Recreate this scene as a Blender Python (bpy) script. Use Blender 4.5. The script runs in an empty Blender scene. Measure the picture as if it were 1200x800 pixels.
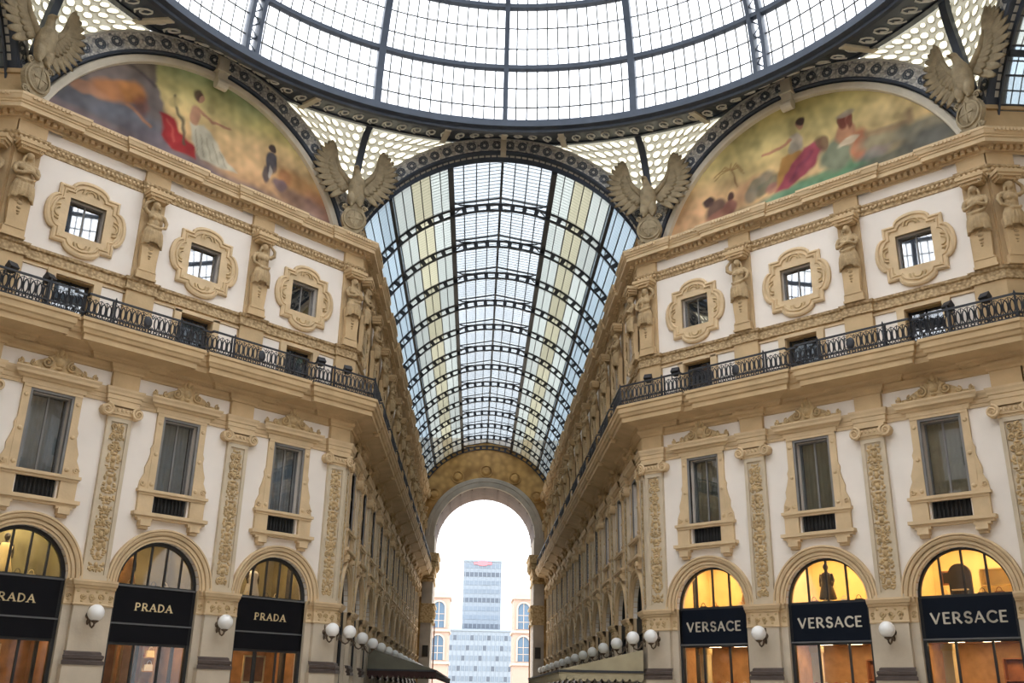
import bpy, math, random
import numpy as np
from mathutils import Matrix, Vector

# ------------------------------------------------------------------ camera, sky, exposure
scene = bpy.context.scene
COL = scene.collection
YAW, PITCH, ROLL, FPX = 0.0314, 0.3510, 0.0188, 1128.15
CAMLOC = Vector((-0.7826, -45.879, 1.65))
fw = Vector((math.sin(YAW) * math.cos(PITCH), math.cos(YAW) * math.cos(PITCH), math.sin(PITCH)))
rt = Vector((math.cos(YAW), -math.sin(YAW), 0))
up = rt.cross(fw)
r2 = rt * math.cos(ROLL) + up * math.sin(ROLL)
u2 = -rt * math.sin(ROLL) + up * math.cos(ROLL)
cam_data = bpy.data.cameras.new('camera')
cam = bpy.data.objects.new('camera', cam_data)
COL.objects.link(cam)
cam_data.sensor_width = 36.0
cam_data.lens = FPX / 1200 * 36.0
cam_data.clip_end = 2000
cam.matrix_world = Matrix(((r2.x, u2.x, -fw.x, CAMLOC.x), (r2.y, u2.y, -fw.y, CAMLOC.y), (r2.z, u2.z, -fw.z, CAMLOC.z), (0, 0, 0, 1)))
scene.camera = cam

SKY = 1.55
world = bpy.data.worlds.new('overcast_sky')
scene.world = world
world.use_nodes = True
wn, wl = world.node_tree.nodes, world.node_tree.links
wn.clear()
tc = wn.new('ShaderNodeTexCoord')
sep = wn.new('ShaderNodeSeparateXYZ')
mp = wn.new('ShaderNodeMapRange')          # CIE overcast sky: brightens towards the zenith
mp.inputs['From Min'].default_value = 0; mp.inputs['From Max'].default_value = 1
mp.inputs['To Min'].default_value = 0.5 * SKY; mp.inputs['To Max'].default_value = 1.5 * SKY
bg = wn.new('ShaderNodeBackground'); bg.inputs['Color'].default_value = (0.93, 0.965, 1.0, 1)
wo = wn.new('ShaderNodeOutputWorld')
wl.new(tc.outputs['Generated'], sep.inputs[0]); wl.new(sep.outputs['Z'], mp.inputs['Value'])
wl.new(mp.outputs[0], bg.inputs['Strength']); wl.new(bg.outputs[0], wo.inputs[0])

scene.view_settings.view_transform = 'Standard'
scene.view_settings.look = 'None'
scene.view_settings.gamma = 1.0
scene.view_settings.use_curve_mapping = False
scene.view_settings.exposure = 1.80
scene.cycles.transparent_max_bounces = 16
scene.cycles.max_bounces = 8
scene.cycles.diffuse_bounces = 4
scene.cycles.caustics_reflective = False
scene.cycles.caustics_refractive = False
scene.cycles.sample_clamp_indirect = 6.0
random.seed(7)

# ------------------------------------------------------------------ dimensions (metres)
S = 5.4            # bay
C = 0.52           # corner to first pilaster axis
XC = 7.301         # half width of the arcade
LF = 3 * S + 2 * C # length of an octagon facade
NA = 12            # bays of the long arcade
LA = NA * S + 2 * C + 1.0
Q = math.sqrt(.5)
XO = XC + LF * Q   # octagon half width
YO = -LF * Q
YC = YO - XC       # octagon centre
pi = math.pi

# ------------------------------------------------------------------ materials
MATS = {}
def _mat(name):
    m = bpy.data.materials.new(name); m.use_nodes = True
    n, l = m.node_tree.nodes, m.node_tree.links
    n.clear()
    out = n.new('ShaderNodeOutputMaterial')
    MATS[name] = m
    return m, n, l, out
def mat(name, col, rough=.75, var=.12, scale=1.6, metal=0., bump=0., bscale=12., emit=None, spec=.3):
    m, n, l, out = _mat(name)
    b = n.new('ShaderNodeBsdfPrincipled')
    b.inputs['Roughness'].default_value = rough
    b.inputs['Metallic'].default_value = metal
    b.inputs['Specular IOR Level'].default_value = spec
    g = n.new('ShaderNodeNewGeometry')
    if var:
        t = n.new('ShaderNodeTexNoise'); t.inputs['Scale'].default_value = scale; t.inputs['Detail'].default_value = 5
        l.new(g.outputs['Position'], t.inputs['Vector'])
        r = n.new('ShaderNodeValToRGB')
        r.color_ramp.elements[0].position = .3; r.color_ramp.elements[1].position = .72
        r.color_ramp.elements[0].color = tuple(c * (1 - var) for c in col) + (1,)
        r.color_ramp.elements[1].color = tuple(min(1, c * (1 + var * .7)) for c in col) + (1,)
        l.new(t.outputs[0], r.inputs[0]); l.new(r.outputs[0], b.inputs['Base Color'])
    else:
        b.inputs['Base Color'].default_value = tuple(col) + (1,)
    if bump:
        t2 = n.new('ShaderNodeTexNoise'); t2.inputs['Scale'].default_value = bscale; t2.inputs['Detail'].default_value = 3
        l.new(g.outputs['Position'], t2.inputs['Vector'])
        bp = n.new('ShaderNodeBump'); bp.inputs['Strength'].default_value = bump; bp.inputs['Distance'].default_value = .06
        l.new(t2.outputs[0], bp.inputs['Height']); l.new(bp.outputs[0], b.inputs['Normal'])
    if emit:
        b.inputs['Emission Color'].default_value = tuple(emit[:3]) + (1,)
        b.inputs['Emission Strength'].default_value = emit[3]
    l.new(b.outputs[0], out.inputs[0])
    return m
def ornate(name, col, dark, scale=5., rough=.75, bump=.7):
    """carved stone: voronoi relief with the dark tone where the relief is low"""
    m, n, l, out = _mat(name)
    b = n.new('ShaderNodeBsdfPrincipled'); b.inputs['Roughness'].default_value = rough; b.inputs['Specular IOR Level'].default_value = .2
    g = n.new('ShaderNodeNewGeometry')
    v = n.new('ShaderNodeTexVoronoi'); v.feature = 'SMOOTH_F1'; v.inputs['Scale'].default_value = scale
    l.new(g.outputs['Position'], v.inputs['Vector'])
    r = n.new('ShaderNodeValToRGB')
    r.color_ramp.elements[0].color = tuple(col) + (1,); r.color_ramp.elements[0].position = .25
    r.color_ramp.elements[1].color = tuple(dark) + (1,); r.color_ramp.elements[1].position = .75
    l.new(v.outputs['Distance'], r.inputs[0]); l.new(r.outputs[0], b.inputs['Base Color'])
    bp = n.new('ShaderNodeBump'); bp.inputs['Strength'].default_value = bump; bp.inputs['Distance'].default_value = -.08
    l.new(v.outputs['Distance'], bp.inputs['Height']); l.new(bp.outputs[0], b.inputs['Normal'])
    l.new(b.outputs[0], out.inputs[0])
    return m
def glass(name, tint, trans=.75, body=(.8, .82, .84), gloss=.08, rough=.1, lines=None, var=0.):
    """pane: part clear, part cloudy, part mirror; lines = (axis, spacing, width, colour) of overlapping slates"""
    m, n, l, out = _mat(name)
    t = n.new('ShaderNodeBsdfTransparent'); t.inputs[0].default_value = tuple(tint) + (1,)
    d = n.new('ShaderNodeBsdfTranslucent'); d.inputs[0].default_value = tuple(body) + (1,)
    d2 = n.new('ShaderNodeBsdfDiffuse'); d2.inputs[0].default_value = tuple(body) + (1,)
    md = n.new('ShaderNodeMixShader'); md.inputs[0].default_value = .5
    l.new(d.outputs[0], md.inputs[1]); l.new(d2.outputs[0], md.inputs[2])
    m1 = n.new('ShaderNodeMixShader'); m1.inputs[0].default_value = trans
    l.new(md.outputs[0], m1.inputs[1]); l.new(t.outputs[0], m1.inputs[2])
    gl = n.new('ShaderNodeBsdfGlossy'); gl.inputs['Roughness'].default_value = rough
    m2 = n.new('ShaderNodeMixShader'); m2.inputs[0].default_value = gloss
    l.new(m1.outputs[0], m2.inputs[1]); l.new(gl.outputs[0], m2.inputs[2])
    last = m2
    if var:
        oi = n.new('ShaderNodeObjectInfo')
        mr = n.new('ShaderNodeMapRange'); mr.inputs['To Min'].default_value = 1 - var; mr.inputs['To Max'].default_value = 1
        l.new(oi.outputs['Random'], mr.inputs['Value'])
        mx = n.new('ShaderNodeMix'); mx.data_type = 'RGBA'; mx.blend_type = 'MULTIPLY'; mx.inputs[0].default_value = 1
        mx.inputs[6].default_value = tuple(tint) + (1,)
        l.new(mr.outputs[0], mx.inputs[7]); l.new(mx.outputs[2], t.inputs[0])
    if lines:
        ax, sp, wd, lc = lines
        co = n.new('ShaderNodeTexCoord'); sx = n.new('ShaderNodeSeparateXYZ'); l.new(co.outputs['Object'], sx.inputs[0])
        a = n.new('ShaderNodeMath'); a.operation = 'PINGPONG'; a.inputs[1].default_value = sp / 2
        l.new(sx.outputs[ax], a.inputs[0])
        b = n.new('ShaderNodeMath'); b.operation = 'LESS_THAN'; b.inputs[1].default_value = wd / 2
        l.new(a.outputs[0], b.inputs[0])
        dk = n.new('ShaderNodeBsdfDiffuse'); dk.inputs[0].default_value = tuple(lc) + (1,)
        m3 = n.new('ShaderNodeMixShader'); l.new(b.outputs[0], m3.inputs[0])
        l.new(m2.outputs[0], m3.inputs[1]); l.new(dk.outputs[0], m3.inputs[2]); last = m3
    l.new(last.outputs[0], out.inputs[0])
    return m

mat('stucco', (.84, .765, .68), .85, .05, .6)
mat('tan', (.58, .415, .23), .8, .13, 1.1, bump=.15, bscale=9)
mat('tan_light', (.655, .49, .295), .8, .12, 1.3, bump=.12)
mat('pier_stone', (.56, .475, .36), .75, .12, 1.0, bump=.1)
mat('panel_stone', (.60, .50, .36), .8, .10, 1.5)
mat('relief_gold', (.56, .405, .215), .75, .25, 4.0, bump=.3, bscale=16)
mat('base_brown', (.10, .075, .065), .45, .2, 3.0)
mat('statue', (.46, .33, .18), .8, .22, 3.5, bump=.4, bscale=20)
mat('bronze_stone', (.34, .27, .165), .75, .25, 3.0, bump=.5, bscale=14)
ornate('carved', (.62, .47, .27), (.36, .24, .11), 5.5)
ornate('carved_fine', (.57, .42, .24), (.30, .20, .10), 9.)
ornate('tympanum', (.58, .35, .13), (.34, .19, .07), 1.6, bump=.4)
mat('iron', (.030, .031, .036), .5, .2, 4.0, spec=.4)
mat('slate_iron', (.055, .070, .098), .5, .15, 2.0, spec=.4)
mat('slate_pale', (.58, .57, .53), .7, .15, 3.0)
mat('slate_mid', (.13, .15, .18), .55, .15, 2.0)
mat('scroll_pale', (.80, .80, .77), .7, .1)
mat('bracket', (.70, .64, .52), .75, .1)
ornate('frieze_iron', (.80, .78, .73), (.16, .17, .19), 8.5, bump=.5)
mat('black_sign', (.005, .005, .007), .55, 0, spec=.12)
mat('navy_sign', (.004, .007, .014), .55, 0, spec=.12)
mat('grey_strip', (.12, .12, .12), .5, .1)
mat('gold_letter', (.72, .58, .33), .4, 0, metal=.3)
mat('pale_letter', (.62, .57, .47), .4, 0, metal=.3)
mat('globe', (.90, .89, .86), .35, 0, spec=.5)
mat('brass', (.13, .09, .06), .45, .2, metal=.4)
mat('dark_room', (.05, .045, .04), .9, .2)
mat('curtain_pale', (.60, .68, .72), .9, .12, 3)
mat('curtain_olive', (.36, .35, .20), .9, .2, 3)
mat('frame_dark', (.03, .03, .03), .5, .1)
mat('frame_grey', (.22, .21, .20), .6, .1)
mat('gold_wall', (.80, .60, .26), .7, .12, 1.2)
mat('gold_pale', (.85, .68, .35), .7, .1, 2)
mat('wood_red', (.35, .13, .05), .5, .3, 2.5)
mat('wood_mid', (.30, .15, .06), .45, .35, 2.2)
mat('wood_tan', (.50, .28, .12), .5, .25, 2.5)
mat('olive_wall', (.19, .16, .08), .7, .3, 1.5)
mat('red_cloth', (.45, .03, .03), .8, .3, 8)
mat('mannequin', (.05, .04, .035), .4, .1)
mat('white_cloth', (.75, .72, .66), .8, .1)
mat('warm_lamp', (1, .8, .5), .5, 0, emit=(1, .80, .50, 6.5))
mat('warm_lamp_dim', (1, .8, .5), .5, 0, emit=(1, .72, .40, 6))
mat('strip_lamp', (1, .9, .7), .5, 0, emit=(1, .82, .50, 7))
mat('awning_beige', (.42, .36, .23), .9, .12)
mat('awning_dark', (.06, .03, .025), .9, .2)
mat('awning_green', (.16, .15, .11), .9, .15)
mat('marble_floor', (.45, .40, .34), .4, .2, .5)
mat('end_stone', (.46, .41, .35), .8, .15, 1)
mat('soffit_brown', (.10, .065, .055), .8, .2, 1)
mat('tower_frame', (0.205, 0.242, 0.291), .6, .04, .1)  # blue-grey tower tones with the haze of distance put into the colour
mat('tower_glass', (0.149, 0.186, 0.236), .35, .12, .15)
mat('tower_dark', (0.081, 0.099, 0.130), .35, .12, .15)
mat('pink_stone', (0.374, 0.266, 0.223), .8, .06, .2)
mat('cream_stone', (0.403, 0.331, 0.288), .8, .05, .2)
mat('blue_glass', (0.086, 0.137, 0.202), .25, .15, .3)
mat('red_sign', (.70, .16, .19), .6, 0)
glass('dome_glass', (.97, .98, 1.), .82, (.9, .9, .9), .04, .2)
glass('vault_glass', (.56, .62, .66), .60, (.42, .47, .50), .05, .2, (1, .34, .045, (.12, .14, .15)), .18)
glass('vault_pale', (.64, .66, .64), .60, (.46, .48, .46), .05, .2, (1, .34, .045, (.14, .15, .15)), .2)
glass('vault_yellow', (.64, .62, .52), .60, (.46, .45, .38), .05, .2, (1, .34, .045, (.12, .12, .10)), .22)
glass('vault_clear', (.62, .64, .66), .66, (.42, .45, .47), .04, .2, (1, .40, .05, (.25, .27, .28)), .08)
glass('filigree', (.8, .75, .6), .03, (.25, .23, .175), .02, .4)
glass('lattice_glass', (1., .95, .82), .55, (.95, .90, .75), .03, .3, None, .2)
glass('window_glass', (.86, .90, .93), .78, (.1, .11, .12), .16, .02)
glass('sky_glass', (.75, .80, .84), .5, (.1, .11, .12), .45, .02)
glass('shop_glass', (.97, .97, .97), .96, (.1, .1, .1), .03, .03)
glass('dark_glass', (.45, .47, .5), .75, (.03, .03, .03), .25, .03)

# ------------------------------------------------------------------ geometry helpers
# wall frame: u to the viewer's right along the wall, n out of the wall, z up  ->  local (u, -n, z)
class G:
    def __init__(s): s.v = []; s.f = []; s.m = []; s.k = 0
    def add(s, vs, fs, mi=None):
        o = len(s.v); s.v += [tuple(x) for x in vs]; s.f += [tuple(i + o for i in f) for f in fs]; s.m += [s.k if mi is None else mi] * len(fs)
    def box(s, u0, u1, n0, n1, z0, z1, mi=None):
        s.add([(u, -n, z) for z in (z0, z1) for (u, n) in ((u0, n1), (u1, n1), (u1, n0), (u0, n0))],
              [(0, 1, 5, 4), (1, 2, 6, 5), (2, 3, 7, 6), (3, 0, 4, 7), (4, 5, 6, 7), (3, 2, 1, 0)], mi)
    def taper(s, z0, w0, d0, z1, w1, d1, nb=0., mi=None):
        s.add([(-w0, -nb - d0, z0), (w0, -nb - d0, z0), (w0, -nb, z0), (-w0, -nb, z0), (-w1, -nb - d1, z1), (w1, -nb - d1, z1), (w1, -nb, z1), (-w1, -nb, z1)],
              [(0, 1, 5, 4), (1, 2, 6, 5), (2, 3, 7, 6), (3, 0, 4, 7), (4, 5, 6, 7), (3, 2, 1, 0)], mi)
    def prism(s, poly, n0, n1, mi=None):
        k = len(poly)
        s.add([(u, -n1, z) for u, z in poly] + [(u, -n0, z) for u, z in poly],
              [tuple(range(k)), tuple(range(2 * k - 1, k - 1, -1))] + [(i, i + k, (i + 1) % k + k, (i + 1) % k) for i in range(k)], mi)
    def ell(s, c, r, seg=8, rings=5, rot=None, mi=None):
        vs = []; fs = []
        R = rot or Matrix.Identity(3)
        for i in range(rings + 1):
            a = -pi / 2 + pi * i / rings
            for j in range(seg):
                b = 2 * pi * j / seg
                p = R @ Vector((r[0] * math.cos(a) * math.cos(b), r[1] * math.cos(a) * math.sin(b), r[2] * math.sin(a)))
                vs.append((c[0] + p.x, c[1] + p.y, c[2] + p.z))
        for i in range(rings):
            for j in range(seg):
                fs.append((i * seg + j, i * seg + (j + 1) % seg, (i + 1) * seg + (j + 1) % seg, (i + 1) * seg + j))
        s.add(vs, fs, mi)
    def dome(s, u, z, n, ru, rz, rn, seg=8, mi=None):      # low boss on a wall panel
        vs = [(u, -n - rn, z)]; fs = []
        for i, (q, h) in enumerate(((.55, .85), (1, 0))):
            for j in range(seg):
                b = 2 * pi * j / seg
                vs.append((u + ru * q * math.cos(b), -n - rn * h, z + rz * q * math.sin(b)))
        for j in range(seg):
            fs.append((0, 1 + j, 1 + (j + 1) % seg)); fs.append((1 + j, 1 + seg + j, 1 + seg + (j + 1) % seg, 1 + (j + 1) % seg))
        s.add(vs, fs, mi)
    def tube(s, pts, rad, seg=6, mi=None, cap=True):
        pts = [Vector(p) for p in pts]; k = len(pts)
        rads = rad if isinstance(rad, (list, tuple)) else [rad] * k
        vs = []; fs = []
        ref = None
        for i in range(k):
            t = (pts[min(i + 1, k - 1)] - pts[max(i - 1, 0)]).normalized()
            if ref is None:
                ref = t.cross(Vector((0, 0, 1)) if abs(t.z) < .9 else Vector((1, 0, 0))).normalized()
            ref = (ref - t * ref.dot(t)).normalized(); bi = t.cross(ref)
            for j in range(seg):
                b = 2 * pi * j / seg
                vs.append(pts[i] + (ref * math.cos(b) + bi * math.sin(b)) * rads[i])
        for i in range(k - 1):
            for j in range(seg):
                fs.append((i * seg + j, i * seg + (j + 1) % seg, (i + 1) * seg + (j + 1) % seg, (i + 1) * seg + j))
        if cap:
            fs.append(tuple(range(seg - 1, -1, -1))); fs.append(tuple((k - 1) * seg + j for j in range(seg)))
        s.add(vs, fs, mi)
    def rev(s, prof, c=(0, 0, 0), seg=12, mi=None):        # revolve (r, z) about the vertical
        vs = []; fs = []; k = len(prof)
        for r, z in prof:
            for j in range(seg):
                b = 2 * pi * j / seg
                vs.append((c[0] + r * math.cos(b), c[1] + r * math.sin(b), c[2] + z))
        for i in range(k - 1):
            for j in range(seg):
                fs.append((i * seg + j, i * seg + (j + 1) % seg, (i + 1) * seg + (j + 1) % seg, (i + 1) * seg + j))
        s.add(vs, fs, mi)
    def sweep(s, path, prof, m0=0., m1=0., mi=None, closed=False):
        """moulding: prof (n, z) carried along the plan path (u, n); m0, m1 mitre at the ends (u shift per n)"""
        k = len(path); vs = []; fs = []
        P = [Vector(p) for p in path]
        mit = []
        for i in range(k):
            def nrm(a, b):
                d = (b - a).normalized(); return Vector((-d.y, d.x))      # outward = +n for a path running +u
            if closed:
                a = nrm(P[i - 1], P[i]); b = nrm(P[i], P[(i + 1) % k])
            elif i == 0:
                mit.append(Vector((m0, 1))); P[i] = Vector((P[i].x + m0 * P[i].y, P[i].y)); continue
            elif i == k - 1:
                mit.append(Vector((m1, 1))); P[i] = Vector((P[i].x + m1 * P[i].y, P[i].y)); continue
            else:
                a = nrm(P[i - 1], P[i]); b = nrm(P[i], P[i + 1])
            h = (a + b); h = h / max(.25, h.dot(a)) if h.length > 1e-6 else a
            mit.append(h)
        kp = len(prof)
        for i in range(k):
            for (n, z) in prof:
                q = P[i] + mit[i] * n
                vs.append((q.x, -q.y, z))
        for i in range(k if closed else k - 1):
            for j in range(kp - 1):
                a = i * kp + j; b = ((i + 1) % k) * kp + j
                fs.append((a, b, b + 1, a + 1))
        s.add(vs, fs, mi)
    def arcring(s, cu, cz, prof, a0, a1, seg, mi=None, closed=False):
        """prof (r, n) carried round an arc in the wall plane"""
        vs = []; fs = []; kp = len(prof)
        for i in range(seg + 1):
            a = a0 + (a1 - a0) * i / seg
            for r, n in prof: vs.append((cu + r * math.cos(a), -n, cz + r * math.sin(a)))
        for i in range(seg):
            for j in range(kp if closed else kp - 1):
                j2 = (j + 1) % kp
                fs.append((i * kp + j, i * kp + j2, (i + 1) * kp + j2, (i + 1) * kp + j))
        s.add(vs, fs, mi)
    def spiral(s, cu, cz, n, r0, turns, rad, a0=0., sgn=1, k=18, mi=None):
        pts = []; rr = []
        for i in range(k):
            t = i / (k - 1); a = a0 + sgn * t * turns * 2 * pi; r = r0 * (1 - .85 * t)
            pts.append((cu + r * math.cos(a), -n, cz + r * math.sin(a))); rr.append(rad * (1 - .45 * t))
        s.tube(pts, rr, 5, mi)
        s.dome(cu, cz, n - rad * .3, r0 * .28, r0 * .28, rad * 1.6, 6, mi)
    def xf(s, M):
        s.v = [tuple(M @ Vector(p)) for p in s.v]; return s
    def mesh(s, name, mats, smooth=False):
        me = bpy.data.meshes.new(name)
        me.from_pydata(s.v, [], s.f)
        for q in (mats if isinstance(mats, (list, tuple)) else [mats]): me.materials.append(MATS[q])
        me.polygons.foreach_set('material_index', s.m)
        if smooth: me.polygons.foreach_set('use_smooth', [True] * len(s.f))
        me.update()
        return me

def link(name, data, parent=None, loc=(0, 0, 0), rz=0., **props):
    o = bpy.data.objects.new(name, data); COL.objects.link(o)
    o.location = loc; o.rotation_euler = (0, 0, rz)
    if parent: o.parent = parent
    for k, v in props.items():
        if v is not None: o[k] = v
    return o
def part(name, g, mats, parent, loc=(0, 0, 0), smooth=False, **props):
    return link(name, g if isinstance(g, bpy.types.Mesh) else g.mesh(name, mats, smooth), parent, loc, **props)
CACHE = {}
def shared(key, fn, mats, smooth=False):
    if key not in CACHE: CACHE[key] = fn().mesh(key.split('|')[0], mats, smooth)
    return CACHE[key]

class Wall:
    """a wall plane: origin, heading of u"""
    def __init__(s, ox, oy, rz, L, axes, m0, m1):
        s.ox, s.oy, s.rz, s.L, s.axes, s.m0, s.m1 = ox, oy, rz, L, axes, m0, m1
        s.c, s.s = math.cos(rz), math.sin(rz)
        s.bays = [(a + b) / 2 for a, b in zip(axes[:-1], axes[1:])]
    def at(s, u, n=0., z=0.):
        return (s.ox + u * s.c + n * s.s, s.oy + u * s.s - n * s.c, z)

T225 = math.tan(pi / 8)
ax3 = [C + S * i for i in range(4)]
axA = [C + S * i for i in range(NA + 1)]
WL = Wall(-XO, YO, pi / 4, LF, ax3, -T225, T225)
WR = Wall(XC, 0, -pi / 4, LF, ax3, -T225, T225)
AL = Wall(-XC, 0, pi / 2, LA, axA, -T225, 0)
AR = Wall(XC, LA, -pi / 2, LA, [LA - a for a in axA][::-1], 0, T225)
axS = [C + S * i for i in range(4)]
LS = C + 3 * S + C
SR = Wall(XO, YO, 0, LS, axS, -T225, 0)
SL = Wall(-XO - LS, YO, 0, LS, [LS - a for a in axS][::-1], 0, T225)

def ress(L, axes, hw, d):
    p = []
    for i, a in enumerate(axes):
        lo, hi = max(0, a - hw), min(L, a + hw)
        if lo <= 0.01: p.append((0, d))
        else:
            if not p: p.append((0, 0))
            p += [(lo, 0), (lo, d)]
        if hi >= L - .01: p.append((L, d))
        else: p += [(hi, d), (hi, 0)]
    if p[-1][0] < L - .01: p.append((L, 0))
    return p

# ------------------------------------------------------------------ wall modules (bay-centred or axis-centred, shared by every wall)
def bay_wall():
    g = G(); H = S / 2; T = -.6
    arc = [(1.75 * math.cos(a), 5.4 + 1.75 * math.sin(a)) for a in [pi - pi * i / 20 for i in range(21)]]
    g.prism([(-H, 5.4)] + arc + [(H, 5.4), (H, 7.62), (-H, 7.62)], T, 0, 0)
    def band(z0, z1, hole, mi):
        if not hole: g.box(-H, H, T, 0, z0, z1, mi); return
        hw, h0, h1 = hole
        g.box(-H, -hw, T, 0, z0, z1, mi); g.box(hw, H, T, 0, z0, z1, mi)
        if h0 > z0: g.box(-hw, hw, T, 0, z0, h0, mi)
        if h1 < z1: g.box(-hw, hw, T, 0, h1, z1, mi)
    band(7.62, 13.9, (.74, 8.2, 12.1), 0)
    band(13.9, 15.05, None, 1)
    band(15.05, 17.2, (.74, 15.05, 16.86), 1)
    band(17.2, 17.7, None, 1)
    band(17.7, 21.75, (.75, 18.74, 20.28), 0)
    band(21.75, 22.2, None, 1)
    band(22.2, 22.98, None, 0)
    band(22.98, 23.3, None, 1)
    return g
def attic_panel():
    g = G()
    for s in (-1, 1):
        a, b = sorted((s * 1.12, s * 2.02)); g.box(a, b, 0, .02, 15.3, 16.95)
    return g
def attic_jambs():
    g = G()
    for s in (-1, 1):
        a, b = sorted((s * .76, s * 1.08)); g.box(a, b, 0, .13, 15.05, 17.0)
        a, b = sorted((s * 1.08, s * 2.15)); g.box(a, b, 0, .07, 16.97, 17.05)
    g.box(-1.1, 1.1, 0, .13, 16.9, 17.06)
    return g
def pier():
    g = G()
    g.box(-.95, .95, -.6, 0, 0, 4.47)
    g.box(-.62, .62, 0, .18, 2.2, 4.47)
    g.box(-.80, .80, 0, .34, 0, 1.75); g.box(-.74, .74, 0, .30, 1.75, 2.38)
    return g
PP = [(-.95, 0), (-.64, 0), (-.64, .18), (.64, .18), (.64, 0), (.95, 0)]
def pier_base():
    g = G()
    g.sweep([(-.64, 0), (-.64, .18), (.64, .18), (.64, 0)], [(0, 2.38), (.16, 2.38), (.17, 2.50), (.10, 2.54), (.10, 2.58), (.13, 2.60), (.14, 2.70), (.06, 2.74), (.05, 2.82), (0, 2.86)])
    return g
def pier_impost():
    g = G()
    g.box(-.95, .95, -.6, 0, 4.47, 5.4)
    g.sweep(PP, [(-.5, 4.47), (.03, 4.47), (.05, 4.52), (.02, 4.55), (.02, 5.08), (.08, 5.10), (.10, 5.17), (.17, 5.21), (.20, 5.30), (.22, 5.32), (.22, 5.40), (-.5, 5.40)])
    return g
def pier_relief():
    g = G()
    for cx, n in ((-.34, .2), (0, .2), (.34, .2)):
        g.spiral(cx, 4.80, n + .015, .13, 1.4, .035, random.random() * 6, 1 if cx > 0 else -1, 12)
        g.dome(cx, 4.80, n, .07, .07, .06, 6)
    for cx in (-.81, .81): g.spiral(cx, 4.80, .035, .10, 1.3, .03, 0, 1, 10); g.dome(cx, 4.68, .02, .09, .05, .03, 6)
    for i in range(7):
        cx = -.54 + .18 * i; g.dome(cx, 4.63 if i % 2 else 4.98, .2, .07, .05, .035, 6)
    return g
def archivolt():
    g = G()
    g.arcring(0, 5.4, [(1.75, -.25), (1.75, .05), (1.82, .05), (1.82, .02), (1.85, .02), (1.86, .09), (1.96, .10), (1.97, .05), (2.0, .05), (2.01, .15), (2.09, .19), (2.12, .19), (2.13, .14), (2.16, .14), (2.17, .21), (2.24, .20), (2.24, 0)], 0, pi, 36)
    return g
def pilaster_shaft():
    g = G(); w = .50
    g.box(-w, w, 0, .09, 5.4, 11.78)
    for s in (-1, 1):
        a, b = sorted((s * w, s * .34)); g.box(a, b, .09, .16, 5.4, 11.78)
    g.box(-.34, .34, .09, .16, 5.4, 5.62); g.box(-.34, .34, .09, .16, 11.55, 11.78)
    g.box(-.58, .58, 0, .20, 5.4, 5.52)
    return g
def pilaster_relief(seed):
    def fn():
        random.seed(seed); g = G(); z = 5.68
        for i in range(110):
            su = random.uniform(.03, .30); zz = random.uniform(5.7, 11.45); r = random.uniform(.035, .07)
            for s in (-1, 1): g.dome(s * su, zz, .09, r, r * random.uniform(.7, 1.6), .05, 5)
        while z < 11.3:
            k = random.choice('VSLVS')
            if k == 'V':
                g.dome(0, z + .18, .09, .11, .17, .12); g.dome(0, z + .40, .09, .16, .07, .09)
                for s in (-1, 1): g.dome(s * .2, z + .3, .09, .07, .13, .07, 6); g.dome(s * .2, z + .08, .09, .08, .06, .05, 6)
                z += .46
            elif k == 'S':
                for s in (-1, 1): g.spiral(s * .15, z + .2, .12, .14, 1.3, .04, pi / 2 + (0 if s > 0 else pi), s, 12)
                g.dome(0, z + .2, .09, .06, .18, .09, 6); g.dome(0, z + .42, .09, .13, .05, .07, 6)
                z += .42
            else:
                for s in (-1, 1):
                    for q in range(3): g.dome(s * (.07 + .07 * q), z + .12 + .09 * q, .09, .09, .045, .06, 6)
                g.dome(0, z + .3, .09, .09, .12, .11); z += .40
        return g
    return fn
def capital():
    g = G()
    g.box(-.52, .52, 0, .18, 11.72, 11.86); g.box(-.60, .60, 0, .24, 11.84, 11.92)
    g.box(-.56, .56, 0, .26, 11.92, 12.12); g.box(-.66, .66, 0, .34, 12.16, 12.22); g.box(-.62, .62, 0, .30, 12.22, 12.30)
    for s in (-1, 1):
        g.spiral(s * .64, 11.97, .32, .25, 1.8, .07, pi / 2, s, 22)
        g.tube([(s * .64, -.02, 11.97), (s * .64, -.30, 11.97)], .23, 12)
    for i in range(5): g.dome(-.36 + .18 * i, 12.02, .26, .08, .09, .05, 6)
    return g
def pil_blocks():
    g = G()
    g.box(-.56, .56, 0, .20, 12.3, 13.92)                       # block under the balcony
    g.box(-.58, .58, 0, .24, 12.30, 12.42)
    g.box(-.62, .62, 0, .16, 15.05, 17.2)                        # strip of the attic
    g.box(-.50, .50, 0, .10, 17.7, 21.75)
    g.box(-.56, .56, 0, .18, 22.2, 23.0)
    return g

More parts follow.
